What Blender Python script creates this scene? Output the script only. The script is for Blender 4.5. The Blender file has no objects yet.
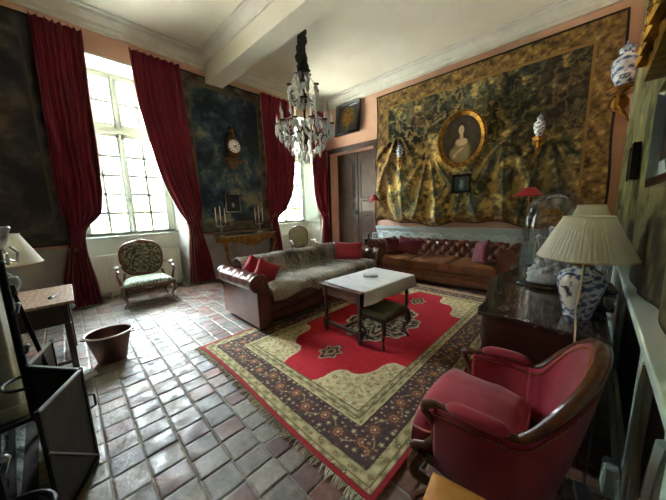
import bpy, math, random
import numpy as np
from mathutils import Vector, Matrix
random.seed(7)
PI = math.pi
sc = bpy.context.scene
COL = sc.collection

# ------------------------------------------------------------------ colour + materials
def lin(c):
    c = np.asarray(c, dtype=float) / 255.0
    return np.where(c <= 0.04045, c / 12.92, ((c + 0.055) / 1.055) ** 2.4)
def rgb(c):
    r = lin(c); return (float(r[0]), float(r[1]), float(r[2]), 1.0)
def base_mat(name):
    m = bpy.data.materials.new(name); m.use_nodes = True
    nt = m.node_tree; b = nt.nodes['Principled BSDF']
    return m, nt, b
def add_bump(nt, b, scale, strength, detail=4, coord='Object', dist=0.01):
    tc = nt.nodes.new('ShaderNodeTexCoord'); n = nt.nodes.new('ShaderNodeTexNoise')
    n.inputs['Scale'].default_value = scale; n.inputs['Detail'].default_value = detail
    bp = nt.nodes.new('ShaderNodeBump'); bp.inputs['Strength'].default_value = strength
    bp.inputs['Distance'].default_value = dist
    nt.links.new(tc.outputs[coord], n.inputs['Vector']); nt.links.new(n.outputs['Fac'], bp.inputs['Height'])
    nt.links.new(bp.outputs['Normal'], b.inputs['Normal'])
    return tc
def mat(name, c, rough=.6, metal=0, c2=None, vs=8, bump=None, coat=0, sheen=0, spec=.5, stretch=None, trans=0, ramp=(.35, .65), dist=.01):
    m, nt, b = base_mat(name)
    b.inputs['Base Color'].default_value = rgb(c); b.inputs['Roughness'].default_value = rough
    b.inputs['Metallic'].default_value = metal; b.inputs['Coat Weight'].default_value = coat
    b.inputs['Sheen Weight'].default_value = sheen; b.inputs['Specular IOR Level'].default_value = spec
    b.inputs['Transmission Weight'].default_value = trans
    if c2 is not None:
        tc = nt.nodes.new('ShaderNodeTexCoord'); mp = nt.nodes.new('ShaderNodeMapping')
        if stretch: mp.inputs['Scale'].default_value = stretch
        n = nt.nodes.new('ShaderNodeTexNoise'); n.inputs['Scale'].default_value = vs; n.inputs['Detail'].default_value = 5
        n.inputs['Distortion'].default_value = .6
        r = nt.nodes.new('ShaderNodeValToRGB'); e = r.color_ramp.elements
        e[0].position = ramp[0]; e[1].position = ramp[1]; e[0].color = rgb(c); e[1].color = rgb(c2)
        nt.links.new(tc.outputs['Object'], mp.inputs['Vector']); nt.links.new(mp.outputs['Vector'], n.inputs['Vector'])
        nt.links.new(n.outputs['Fac'], r.inputs['Fac']); nt.links.new(r.outputs['Color'], b.inputs['Base Color'])
    if bump: add_bump(nt, b, bump[0], bump[1], dist=dist)
    return m
def attr_mat(name, rough=.8, bump=None, coat=0, sheen=0, spec=.5, metal=0, dist=.01):
    m, nt, b = base_mat(name)
    a = nt.nodes.new('ShaderNodeAttribute'); a.attribute_name = 'Col'
    nt.links.new(a.outputs['Color'], b.inputs['Base Color'])
    b.inputs['Roughness'].default_value = rough; b.inputs['Coat Weight'].default_value = coat
    b.inputs['Sheen Weight'].default_value = sheen; b.inputs['Specular IOR Level'].default_value = spec
    b.inputs['Metallic'].default_value = metal
    if bump: add_bump(nt, b, bump[0], bump[1], dist=dist)
    return m

MT = dict(
    ceiling=mat('ceiling_plaster', (214, 210, 192), .9, c2=(222, 219, 204), vs=1.2),
    cornice=mat('cornice_plaster', (206, 206, 196), .75, c2=(216, 216, 206), vs=3),
    pink=mat('pink_plaster', (204, 160, 138), .85, c2=(214, 172, 150), vs=2.5, bump=(30, .1)),
    whitewall=mat('white_plaster', (188, 194, 188), .85, c2=(198, 202, 198), vs=2),
    winwood=mat('window_paint', (190, 202, 194), .5),
    wains=mat('painted_wainscot', (176, 192, 192), .6, c2=(190, 202, 200), vs=4),
    wains_grey=mat('grey_wainscot', (146, 146, 144), .7, c2=(160, 160, 158), vs=4),
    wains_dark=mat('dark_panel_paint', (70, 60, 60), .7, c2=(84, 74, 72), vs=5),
    wains_edge=mat('panel_moulding_paint', (206, 226, 218), .5),
    mortar=mat('floor_mortar', (158, 150, 138), .95, c2=(126, 118, 108), vs=12),
    oak=mat('carved_oak', (104, 72, 50), .4, c2=(72, 48, 34), vs=6, stretch=(1, 1, 6), bump=(40, .15)),
    darkoak=mat('dark_oak', (48, 32, 25), .38, c2=(70, 46, 32), vs=6, stretch=(4, 4, 1), bump=(40, .15)),
    doorwood=mat('walnut_door', (54, 30, 22), .45, c2=(78, 50, 36), vs=5, stretch=(5, 5, 1), coat=.05),
    tabletop=mat('worn_table_top', (176, 148, 122), .5, c2=(140, 108, 84), vs=7, stretch=(1, 6, 1), bump=(40, .1)),
    walnut=mat('polished_walnut', (112, 66, 34), .28, c2=(76, 42, 22), vs=9, coat=.4),
    paintedwood=mat('grey_painted_wood', (128, 116, 100), .5, c2=(90, 66, 50), vs=10),
    leather=mat('brown_leather', (96, 52, 34), .3, c2=(128, 76, 50), vs=5, bump=(90, .12), coat=.25),
    leatherdark=mat('dark_red_leather', (92, 54, 44), .3, c2=(120, 78, 62), vs=5, bump=(90, .12), coat=.3),
    leatherseat=mat('tan_leather_cushion', (134, 88, 54), .36, c2=(104, 64, 38), vs=4, bump=(70, .15)),
    pouf=mat('ochre_leather', (196, 140, 66), .38, c2=(176, 118, 50), vs=6, bump=(60, .1)),
    red=mat('crimson_velvet', (160, 18, 42), .75, sheen=.3, bump=(120, .15)),
    redlamp=mat('crimson_silk_shade', (150, 26, 44), .7, bump=(120, .1)),
    maroon=mat('maroon_velvet', (104, 12, 34), .8, sheen=.3, bump=(120, .15)),
    curtain=mat('crimson_curtain', (138, 30, 52), .85, c2=(122, 26, 46), vs=3, stretch=(4, 4, .6), sheen=.04, bump=(150, .1)),
    velvet=mat('raspberry_velvet', (168, 36, 60), .8, c2=(146, 26, 50), vs=6, sheen=.35, bump=(140, .15)),
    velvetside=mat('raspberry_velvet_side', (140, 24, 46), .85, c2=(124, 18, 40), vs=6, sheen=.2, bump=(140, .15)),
    piping=mat('pale_pink_piping', (206, 150, 150), .7),
    brass=mat('aged_brass', (150, 112, 52), .35, 1),
    gold=mat('gilded_carving', (170, 122, 48), .38, .85, c2=(110, 74, 28), vs=14, bump=(60, .5)),
    silver=mat('tarnished_silver', (190, 200, 202), .28, 1, c2=(120, 128, 130), vs=14),
    iron=mat('black_iron', (26, 24, 24), .42, .6, bump=(60, .3)),
    irondark=mat('hammered_iron_sheet', (50, 44, 38), .5, .3, c2=(62, 55, 48), vs=5, bump=(14, .3)),
    steel=mat('bright_steel_edge', (170, 172, 170), .3, 1),
    stone=mat('hearth_stone', (176, 172, 154), .9, c2=(146, 142, 126), vs=5, bump=(20, .5)),
    soot=mat('sooty_brick', (40, 36, 34), .95, c2=(58, 52, 48), vs=6, bump=(12, .6)),
    ash=mat('grey_ash', (150, 156, 150), .95, c2=(86, 92, 88), vs=14, bump=(40, .8), dist=.03),
    bark=mat('charred_log_bark', (44, 36, 32), .9, c2=(74, 62, 52), vs=14, stretch=(1, 1, 5), bump=(40, .8)),
    copper=mat('dull_copper', (112, 76, 62), .42, .75, c2=(84, 62, 54), vs=7, bump=(14, .25)),
    copperrim=mat('bright_copper_rim', (186, 168, 156), .35, .7),
    radiator=mat('radiator_enamel', (206, 204, 198), .4),
    crystal=mat('cut_crystal', (246, 248, 250), .08, 0, trans=.55, spec=1),
    candle=mat('ivory_candle', (232, 228, 212), .5),
    chandmetal=mat('dark_bronze', (62, 50, 40), .4, .8),
    cloth_sleeve=mat('grey_cord_sleeve', (92, 88, 80), .9, c2=(58, 56, 50), vs=30, bump=(40, .8), dist=.03),
    white_cloth=mat('white_damask', (238, 240, 246), .85, c2=(228, 230, 238), vs=30, bump=(90, .1)),
    shade=mat('pleated_cream_silk', (226, 224, 196), .85, bump=(160, .05)),
    shadetrim=mat('cream_trim', (232, 228, 206), .8),
    box=mat('ivory_box', (206, 196, 176), .6),
    green=mat('olive_green_velvet', (74, 76, 40), .7, c2=(92, 92, 52), vs=6, sheen=.3),
    black=mat('black_lacquer', (14, 13, 14), .25, coat=.3),
    blackframe=mat('ebonised_frame', (26, 26, 28), .22, coat=.6),
    white=mat('white_porcelain', (228, 232, 234), .3, c2=(196, 204, 210), vs=18, bump=(30, .3)),
    enamel=mat('clock_enamel', (232, 230, 220), .3),
    clockcase=mat('boulle_case', (74, 56, 38), .35, .4, c2=(110, 84, 44), vs=20),
    grey=mat('grey_plastic', (120, 124, 124), .5),
    cream=mat('cream_cable', (222, 206, 166), .6),
    lawn=mat('lawn_grass', (158, 168, 92), .95, c2=(190, 190, 120), vs=1.4),
    leaf=mat('pale_foliage', (126, 150, 60), .9, c2=(160, 176, 90), vs=3, bump=(6, .9)),
    paper=mat('paper_sheet', (214, 218, 220), .8),
    blueglass=mat('pale_blue_tin', (150, 180, 190), .4),
    tassel=mat('gold_tassel_cord', (170, 150, 110), .7),
)
# marble: dark with pale veins
def marble():
    m, nt, b = base_mat('dark_veined_marble')
    tc = nt.nodes.new('ShaderNodeTexCoord'); mp = nt.nodes.new('ShaderNodeMapping'); mp.inputs['Scale'].default_value = (5, 1.6, 4); mp.inputs['Rotation'].default_value = (0, 0, .9)
    n = nt.nodes.new('ShaderNodeTexNoise'); n.inputs['Scale'].default_value = 2.6; n.inputs['Detail'].default_value = 6; n.inputs['Distortion'].default_value = 1.6
    r = nt.nodes.new('ShaderNodeValToRGB'); e = r.color_ramp.elements
    e[0].position = .0; e[0].color = rgb((44, 36, 34)); e[1].position = .56; e[1].color = rgb((62, 52, 48))
    for p, c in ((.58, (146, 130, 116)), (.6, (80, 68, 62)), (.7, (52, 44, 42))):
        k = e.new(p); k.color = rgb(c)
    nt.links.new(tc.outputs['Object'], mp.inputs['Vector']); nt.links.new(mp.outputs['Vector'], n.inputs['Vector'])
    nt.links.new(n.outputs['Fac'], r.inputs['Fac']); nt.links.new(r.outputs['Color'], b.inputs['Base Color'])
    b.inputs['Roughness'].default_value = .16; b.inputs['Coat Weight'].default_value = .5
    return m
MT['marble'] = marble()
def thin_glass(name, refl=.08, tint=(1, 1, 1)):
    m = bpy.data.materials.new(name); m.use_nodes = True; nt = m.node_tree; nt.nodes.clear()
    o = nt.nodes.new('ShaderNodeOutputMaterial'); mx = nt.nodes.new('ShaderNodeMixShader')
    t = nt.nodes.new('ShaderNodeBsdfTransparent'); g = nt.nodes.new('ShaderNodeBsdfGlossy')
    t.inputs['Color'].default_value = (*tint, 1); g.inputs['Roughness'].default_value = .03
    lw = nt.nodes.new('ShaderNodeLayerWeight'); lw.inputs['Blend'].default_value = .25
    ma = nt.nodes.new('ShaderNodeMath'); ma.operation = 'MULTIPLY_ADD'; ma.inputs[1].default_value = .6; ma.inputs[2].default_value = refl
    nt.links.new(lw.outputs['Fresnel'], ma.inputs[0]); nt.links.new(ma.outputs[0], mx.inputs['Fac'])
    nt.links.new(t.outputs[0], mx.inputs[1]); nt.links.new(g.outputs[0], mx.inputs[2]); nt.links.new(mx.outputs[0], o.inputs['Surface'])
    return m
MT['pane'] = thin_glass('window_glass', .02)
MT['dome'] = thin_glass('glass_dome', .1, (.97, .98, .98))
def translucent(name, c, k=.35):
    m = bpy.data.materials.new(name); m.use_nodes = True; nt = m.node_tree
    b = nt.nodes['Principled BSDF']; b.inputs['Base Color'].default_value = rgb(c); b.inputs['Roughness'].default_value = .85
    t = nt.nodes.new('ShaderNodeBsdfTranslucent'); t.inputs['Color'].default_value = rgb(c)
    mx = nt.nodes.new('ShaderNodeMixShader'); mx.inputs['Fac'].default_value = k
    o = nt.nodes['Material Output']
    nt.links.new(b.outputs[0], mx.inputs[1]); nt.links.new(t.outputs[0], mx.inputs[2]); nt.links.new(mx.outputs[0], o.inputs['Surface'])
    return m
MT['shade'] = translucent('translucent_cream_silk', (246, 248, 232), .3)  # cream shade silk of one even colour, partly translucent

MT['lining'] = translucent('cream_lining_cotton', (176, 164, 146), .15)
MT['tapestry'] = attr_mat('woven_tapestry', .9, (260, .25))
MT['rug'] = attr_mat('knotted_wool', .95, (220, .3), sheen=.0)
MT['tile'] = attr_mat('old_clay_tile', .42, (34, .55), spec=.6, dist=.006)
def _tile_detail():
    nt = MT['tile'].node_tree; b = nt.nodes['Principled BSDF']; tc = nt.nodes.new('ShaderNodeTexCoord')
    n = nt.nodes.new('ShaderNodeTexNoise'); n.inputs['Scale'].default_value = 9; n.inputs['Detail'].default_value = 6
    r = nt.nodes.new('ShaderNodeMapRange'); r.inputs['From Min'].default_value = .35; r.inputs['From Max'].default_value = .65; r.inputs['To Min'].default_value = .34; r.inputs['To Max'].default_value = .7
    nt.links.new(tc.outputs['Object'], n.inputs['Vector']); nt.links.new(n.outputs['Fac'], r.inputs['Value']); nt.links.new(r.outputs[0], b.inputs['Roughness'])
    n2 = nt.nodes.new('ShaderNodeTexNoise'); n2.inputs['Scale'].default_value = 26; n2.inputs['Detail'].default_value = 5
    r2 = nt.nodes.new('ShaderNodeMapRange'); r2.inputs['From Min'].default_value = .3; r2.inputs['From Max'].default_value = .7; r2.inputs['To Min'].default_value = .68; r2.inputs['To Max'].default_value = 1.2
    mx = nt.nodes.new('ShaderNodeVectorMath'); mx.operation = 'SCALE'; a = [q for q in nt.nodes if q.type == 'ATTRIBUTE'][0]
    nt.links.new(tc.outputs['Object'], n2.inputs['Vector']); nt.links.new(n2.outputs['Fac'], r2.inputs['Value']); nt.links.new(a.outputs['Color'], mx.inputs[0]); nt.links.new(r2.outputs[0], mx.inputs['Scale']); nt.links.new(mx.outputs[0], b.inputs['Base Color'])
_tile_detail()
MT['fur'] = attr_mat('grey_fur', .95, (160, .9), sheen=.3, dist=.02)
MT['canvas'] = attr_mat('old_canvas', .4, (60, .1))
MT['delft'] = attr_mat('blue_white_porcelain', .12, coat=.4)
MT['needle'] = attr_mat('needlework_fabric', .85, (200, .3))

# ------------------------------------------------------------------ object helpers
def tag(o, label=None, cat=None, group=None, kind=None):
    if label: o['label'] = label
    if cat: o['category'] = cat
    if group: o['group'] = group
    if kind: o['kind'] = kind
    return o
def thing(name, label, cat, loc=(0, 0, 0), rz=0, group=None):
    o = bpy.data.objects.new(name, None); COL.objects.link(o)
    o.location = loc; o.rotation_euler = (0, 0, rz); o.empty_display_size = .1
    return tag(o, label, cat, group)
def copy_tree(o, parent=None):
    c = o.copy(); COL.objects.link(c)
    if parent is not None: c.parent = parent
    for ch in list(o.children): copy_tree(ch, c)
    return c

class MB:
    def __init__(s): s.v = []; s.f = []; s.c = None
    def add(s, vs, fs):
        n = len(s.v); s.v += [tuple(map(float, p)) for p in vs]; s.f += [tuple(i + n for i in f) for f in fs]; return s
    def box(s, x0, x1, y0, y1, z0, z1, M=None):
        vs = [Vector((x, y, z)) for z in (z0, z1) for y in (y0, y1) for x in (x0, x1)]
        if M is not None: vs = [M @ p for p in vs]
        return s.add(vs, [(0, 2, 3, 1), (4, 5, 7, 6), (0, 1, 5, 4), (2, 6, 7, 3), (0, 4, 6, 2), (1, 3, 7, 5)])
    def cbox(s, c, d, M=None): return s.box(c[0]-d[0]/2, c[0]+d[0]/2, c[1]-d[1]/2, c[1]+d[1]/2, c[2]-d[2]/2, c[2]+d[2]/2, M)
    def tube(s, path, rad, seg=8, sq=1.0, cap=True, up=(0, 0, 1)):
        P = [Vector(p) for p in path]; n = len(P)
        if not hasattr(rad, '__len__'): rad = [rad] * n
        vs = []; u = None
        for i in range(n):
            t = (P[min(i+1, n-1)] - P[max(i-1, 0)]).normalized()
            if u is None:
                u = Vector(up); u = u - t * u.dot(t)
                if u.length < 1e-3: u = Vector((1, 0, 0)); u = u - t * u.dot(t)
            else: u = u - t * u.dot(t)
            u.normalize(); w = t.cross(u)
            for k in range(seg):
                a = 2*PI*k/seg; vs.append(P[i] + u*(math.cos(a)*rad[i]) + w*(math.sin(a)*rad[i]*sq))
        fs = [(i*seg+k, i*seg+(k+1) % seg, (i+1)*seg+(k+1) % seg, (i+1)*seg+k) for i in range(n-1) for k in range(seg)]
        if cap: fs += [tuple(reversed(range(seg))), tuple((n-1)*seg+k for k in range(seg))]
        return s.add(vs, fs)
    def lathe(s, prof, seg=24, c=(0, 0, 0), sx=1, sy=1, M=None):
        vs = []; n = len(prof)
        for r, z in prof:
            for k in range(seg):
                a = 2*PI*k/seg; p = Vector((c[0]+r*sx*math.cos(a), c[1]+r*sy*math.sin(a), c[2]+z)); vs.append(M @ p if M is not None else p)
        fs = [(i*seg+k, i*seg+(k+1) % seg, (i+1)*seg+(k+1) % seg, (i+1)*seg+k) for i in range(n-1) for k in range(seg)]
        if prof[0][0] > 1e-5: fs.append(tuple(reversed(range(seg))))
        if prof[-1][0] > 1e-5: fs.append(tuple((n-1)*seg+k for k in range(seg)))
        return s.add(vs, fs)
    def ball(s, c, r, seg=12, M=None):
        r = r if hasattr(r, '__len__') else (r, r, r)
        pr = [(max(math.sin(PI*i/seg), 1e-4), -math.cos(PI*i/seg)) for i in range(seg+1)]
        vs = []
        for a, z in pr:
            for k in range(seg):
                t = 2*PI*k/seg; p = Vector((a*math.cos(t)*r[0], a*math.sin(t)*r[1], z*r[2]))
                p = (M @ p) if M is not None else p
                vs.append(p + Vector(c))
        fs = [(i*seg+k, i*seg+(k+1) % seg, (i+1)*seg+(k+1) % seg, (i+1)*seg+k) for i in range(seg) for k in range(seg)]
        return s.add(vs, fs)
    def prism(s, poly, d0, d1, f):
        """poly 2-D points; f(a,b,d)->xyz"""
        n = len(poly); vs = [f(a, b, d0) for a, b in poly] + [f(a, b, d1) for a, b in poly]
        fs = [(i, (i+1) % n, n+(i+1) % n, n+i) for i in range(n)] + [tuple(reversed(range(n))), tuple(range(n, 2*n))]
        return s.add(vs, fs)
    def loft(s, rows, closed=False, capends=False):
        n = len(rows); m = len(rows[0]); vs = [p for r in rows for p in r]
        km = m if closed else m-1
        fs = [(i*m+k, i*m+(k+1) % m, (i+1)*m+(k+1) % m, (i+1)*m+k) for i in range(n-1) for k in range(km)]
        if capends: fs += [tuple(reversed(range(m))), tuple((n-1)*m+k for k in range(m))]
        return s.add(vs, fs)
    def build(s, name, m, parent=None, smooth=40, bevel=0, subs=0, solid=0, seg=2):
        me = bpy.data.meshes.new(name); me.from_pydata(s.v, [], s.f); me.validate(); me.update()
        if smooth: me.shade_smooth(); me.set_sharp_from_angle(angle=math.radians(smooth))
        o = bpy.data.objects.new(name, me); COL.objects.link(o); me.materials.append(m)
        if parent is not None: o.parent = parent
        # consistent outward normals
        import bmesh
        bm = bmesh.new(); bm.from_mesh(me); bmesh.ops.recalc_face_normals(bm, faces=bm.faces); bm.to_mesh(me); bm.free()
        if solid: k = o.modifiers.new('solid', 'SOLIDIFY'); k.thickness = solid; k.offset = 0
        if bevel: k = o.modifiers.new('bevel', 'BEVEL'); k.width = bevel; k.segments = seg; k.limit_method = 'ANGLE'; k.angle_limit = .6
        if subs: k = o.modifiers.new('sub', 'SUBSURF'); k.levels = subs; k.render_levels = subs
        return o

def grid_obj(name, X, Y, Z, C, m, parent=None, smooth=True, thick=0, closed_u=False):
    """arrays (n,k) -> grid mesh with colour attribute (C n,k,3 linear)"""
    n, k = X.shape
    co = np.stack([X, Y, Z], -1).reshape(-1, 3).astype(np.float32)
    i, j = np.meshgrid(np.arange(n-1), np.arange(k if closed_u else k-1), indexing='ij')
    j2 = (j+1) % k
    q = np.stack([i*k+j, i*k+j2, (i+1)*k+j2, (i+1)*k+j], -1).reshape(-1, 4)
    me = bpy.data.meshes.new(name)
    me.vertices.add(len(co)); me.vertices.foreach_set('co', co.ravel())
    me.loops.add(q.size); me.loops.foreach_set('vertex_index', q.ravel().astype(np.int32))
    me.polygons.add(len(q)); me.polygons.foreach_set('loop_start', np.arange(0, q.size, 4, dtype=np.int32))
    me.polygons.foreach_set('loop_total', np.full(len(q), 4, dtype=np.int32))
    me.update(calc_edges=True); me.validate()
    if C is not None:
        a = me.color_attributes.new('Col', 'FLOAT_COLOR', 'POINT')
        cc = np.ones((n*k, 4), dtype=np.float32); cc[:, :3] = C.reshape(-1, 3); a.data.foreach_set('color', cc.ravel())
    if smooth: me.shade_smooth()
    o = bpy.data.objects.new(name, me); COL.objects.link(o); me.materials.append(m)
    if parent is not None: o.parent = parent
    if thick: s = o.modifiers.new('solid', 'SOLIDIFY'); s.thickness = thick; s.offset = 0
    return o

# ------------------------------------------------------------------ numpy noise
_T = np.random.RandomState(3).rand(64, 256, 256)
def vn(x, y, s=0):
    T = _T[s % 64]; xi = np.floor(x).astype(int); yi = np.floor(y).astype(int); fx = x-xi; fy = y-yi
    fx = fx*fx*(3-2*fx); fy = fy*fy*(3-2*fy)
    g = lambda a, b: T[a & 255, b & 255]
    return (g(xi, yi)*(1-fx)+g(xi+1, yi)*fx)*(1-fy)+(g(xi, yi+1)*(1-fx)+g(xi+1, yi+1)*fx)*fy
def fbm(x, y, s=0, o=4):
    r = 0; a = .5; t = 0
    for i in range(o): r = r+a*vn(x*2**i, y*2**i, s+i*7); t += a; a *= .55
    return r/t
def ss(a, b, x): t = np.clip((x-a)/(b-a), 0, 1); return t*t*(3-2*t)
def palette(t, cols):
    cols = np.array([lin(c) for c in cols]); n = len(cols)-1
    t = np.clip(t, 0, 1)*n; i = np.minimum(t.astype(int), n-1); f = (t-i)[..., None]
    return cols[i]*(1-f)+cols[i+1]*f
def mixc(C, c, k):
    c = lin(c) if np.ndim(c) == 1 else c
    return C*(1-k[..., None])+c*k[..., None]

# ------------------------------------------------------------------ the room
CEIL = 4.62
XL = -5.92            # inner face of the window wall
YB = 6.2              # back wall
YF = -.8              # fireplace wall
def xr(y): return .245+.036*y
def struct(name, mb, m, parent=None, **k):
    o = mb.build(name, m, parent, **k)
    if parent is None: o['kind'] = 'structure'
    return o

# floor: worn clay tiles, real relief, in rows along x
def make_floor():
    MBm = MB().box(-6.6, 1.0, YF-.3, 6.9, -.12, -.005)
    r = np.random.RandomState(11)
    vx = []; fc = []; cols = []
    ang = math.radians(-2.2); ca, sa = math.cos(ang), math.sin(ang)
    n = 7; base = 0; y = -1.6
    pal = [(158, 136, 118), (150, 140, 126), (166, 152, 134), (142, 136, 128), (164, 106, 82), (142, 84, 66), (172, 160, 146), (150, 112, 98)]
    while y < 7.2:
        h = .174+r.uniform(-.014, .014); x = -7.3+r.uniform(0, .17)
        while x < 1.2:
            w = .168+r.uniform(-.026, .03)
            cx, cy = x+w/2, y+h/2
            X = ca*cx-sa*cy; Y = sa*cx+ca*cy
            if -6.6 < X < .6 and -1.1 < Y < 6.9:
                # real clay variety: redder tiles further into the room and near the sofa end
                red = fbm(np.array([X*.7+5]), np.array([Y*.7+3]), 5, 2)[0]
                redness = .12+.4*(X < -3.3)*(Y > 1.2)+.45*(Y > 3)+.35*(X > -1.2)+(red-.5)*1.1
                if r.rand() < redness: c = np.array([(156, 108, 88), (146, 98, 82), (140, 104, 92), (134, 92, 80)][r.randint(4)])
                else: c = np.array(pal[r.choice([0, 1, 2, 3, 6, 2, 3])])
                c = lin(np.clip(c*r.uniform(.66, .84), 0, 255))
                g = .0028; t = np.array([0, .03, .1, .5, .9, .97, 1]); U, V = np.meshgrid(t, t, indexing='ij')
                tx, ty = r.uniform(-.0022, .0022, 2); hz = r.uniform(-.0035, .002)
                e = np.minimum(np.minimum(U, 1-U)*w, np.minimum(V, 1-V)*h)
                U2, V2 = U, V
                edge = (U == 0) | (U == 1) | (V == 0) | (V == 1)
                lx = x+g+(w-2*g)*U2+r.uniform(-.002, .002, U.shape); ly = y+g+(h-2*g)*V2+r.uniform(-.002, .002, U.shape)
                z = hz+tx*(U2-.5)*2+ty*(V2-.5)*2+r.uniform(-.0007, .0007, U.shape)-.0045*edge
                vx.append(np.stack([ca*lx-sa*ly, sa*lx+ca*ly, z], -1).reshape(-1, 3))
                cc = np.tile(c, (n*n, 1))*r.uniform(.88, 1.1, (n*n, 1)); cc[edge.ravel()] *= .8
                cols.append(cc)
                for i in range(n-1):
                    for j in range(n-1): fc.append((base+i*n+j, base+(i+1)*n+j, base+(i+1)*n+j+1, base+i*n+j+1))
                base += n*n
            x += w
        y += h
    vx = np.concatenate(vx); cols = np.concatenate(cols)
    # bedding mortar slab closes the floor below the tiles
    me = bpy.data.meshes.new('floor'); me.from_pydata(vx.tolist(), [], fc); me.update()
    a = me.color_attributes.new('Col', 'FLOAT_COLOR', 'POINT'); cc = np.ones((len(vx), 4), dtype=np.float32); cc[:, :3] = cols; a.data.foreach_set('color', cc.ravel())
    me.shade_smooth(); me.materials.append(MT['tile'])
    o = bpy.data.objects.new('floor', me); COL.objects.link(o); o['kind'] = 'structure'
    m = MBm.build('mortar_bed', MT['mortar'], o)
make_floor()
struct('ceiling', MB().box(-6.9, 1.2, YF-.4, 6.9, CEIL, CEIL+.15), MT['ceiling'])

# window wall with two splayed niches
NICHES = [(.33, 1.99), (4.0, 5.86)]
mb = MB()
XO = -6.55
for y0, y1 in ((YF-.3, .33), (1.99, 4.0), (5.86, 6.75)): mb.box(XO, XL, y0, y1, 0, CEIL)
for y0, y1 in NICHES: mb.box(XO, XL, y0, y1, 4.05, CEIL)
struct('wall_left', mb, MT['pink'], bevel=0)
mb = MB()      # white splays, soffits and breast panels of the niches
for y0, y1 in NICHES:
    a, b = y0+.12, y1-.28 if y0 > 3 else y1-.12
    mb.prism([(XL+.005, y0-.01), (XL+.005, y0+.012), (-6.32, a), (-6.32, y0-.01)], 0, 4.05, lambda p, q, d: (p, q, d))
    mb.prism([(XL+.005, y1+.01), (XL+.005, y1-.012), (-6.32, b), (-6.32, y1+.01)], 0, 4.05, lambda p, q, d: (p, q, d))
    mb.box(-6.55, -6.26, y0, y1, 0, 1.08)
    mb.box(-6.55, -6.3, y0, a, 1.08, 4.05); mb.box(-6.55, -6.3, b, y1, 1.08, 4.05)
    mb.prism([(XL+.005, 4.03), (XL+.005, 4.06), (-6.4, 4.06), (-6.4, 3.93)], y0, y1, lambda p, q, d: (p, d, q))
struct('trim_1', mb, MT['whitewall'])
mb = MB()
for y0, y1 in NICHES: mb.box(-6.36, -6.2, y0+.02, y1-.02, 1.08, 1.115)
struct('trim_2', mb, MT['winwood'], bevel=.006)

def window(n, yc, hw):
    z0, z1, zt0, zt1 = 1.115, 3.95, 2.93, 3.06
    root = bpy.data.objects.new('window_%d' % n, None); COL.objects.link(root); root['kind'] = 'structure'; root.location = (-6.3, yc, 0)
    f = MB(); t = .035
    f.box(-.05, .02, -hw, hw, z0, z0+.05).box(-.05, .02, -hw, hw, z1-.05, z1)
    f.box(-.05, .02, -hw, -hw+.05, z0, z1).box(-.05, .02, hw-.05, hw, z0, z1)
    f.box(-.05, .045, -hw, hw, zt0+.02, zt1-.02)
    f.build('window_frame', MT['winwood'], root, bevel=.006)
    rows_lo = [1.19, 1.53, 1.87, 2.21, 2.55, 2.88]; rows_hi = [3.12, 3.48, 3.86]
    for s in (-1, 1):
        for rows, nm in ((rows_lo, 'lower_casement'), (rows_hi, 'upper_casement')):
            a, b = (0.0, hw-.05) if s > 0 else (-hw+.05, 0.0)
            c = MB(); st = .075
            za, zb = rows[0]-.06, rows[-1]+.06
            if nm == 'lower_casement': zb = zt0+.02
            else: za = zt1-.02; zb = z1-.05
            c.box(-.035, .02, a, b, za, rows[0]).box(-.035, .02, a, b, rows[-1], zb)
            ins = a+st if s < 0 else a+.06; ine = b-.06 if s < 0 else b-st
            c.box(-.035, .02, a, ins, za, zb).box(-.035, .02, ine, b, za, zb)
            for z in rows[1:-1]: c.box(-.03, .012, ins, ine, z-.024, z+.024)
            ym = (ins+ine)/2; c.box(-.03, .012, ym-.022, ym+.022, rows[0], rows[-1])
            o = c.build(nm, MT['winwood'], root)
            MB().box(-.014, -.01, ins, ine, rows[0], rows[-1]).build('pane', MT['pane'], o, smooth=0)
    MB().box(.02, .045, -.028, .028, z0+.05, zt0+.02).box(.02, .045, -.028, .028, zt1-.02, z1-.05).build('meeting_post', MT['winwood'], root, bevel=.01)
    MB().tube([(.06, 0, 1.2), (.06, 0, 2.85)], .008).box(.045, .075, -.02, .02, 1.72, 1.8).tube([(.07, 0, 1.76), (.1, 0, 1.76), (.105, -.1, 1.77)], .01).build('handle', MT['steel'], root)
window(1, 1.15, .72)
window(2, 4.83, .75)
# folded interior shutter in the right reveal of window 2
for (y0, y1, ya, yb) in ((5.86, 5.59, 0, 0),):
    m = MB()
    dx = .34; dy = .27; L = math.hypot(dx, dy); M = Matrix.Translation((-6.27, 5.58, 0)) @ Matrix.Rotation(math.atan2(dy, dx), 4, 'Z')
    m.box(0, L, -.025, -.005, 1.12, 3.95, M)
    for z0, z1 in ((1.2, 1.75), (1.85, 2.7), (2.8, 3.86)):
        m.box(.05, L-.05, -.04, -.025, z0, z0+.02, M).box(.05, L-.05, -.04, -.025, z1-.02, z1, M).box(.05, .07, -.04, -.025, z0, z1, M).box(L-.07, L-.05, -.04, -.025, z0, z1, M)
    m.box(L*.5-.004, L*.5+.004, -.03, -.025, 1.12, 3.95, M)
    struct('trim_3', m, MT['winwood'])

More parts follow.
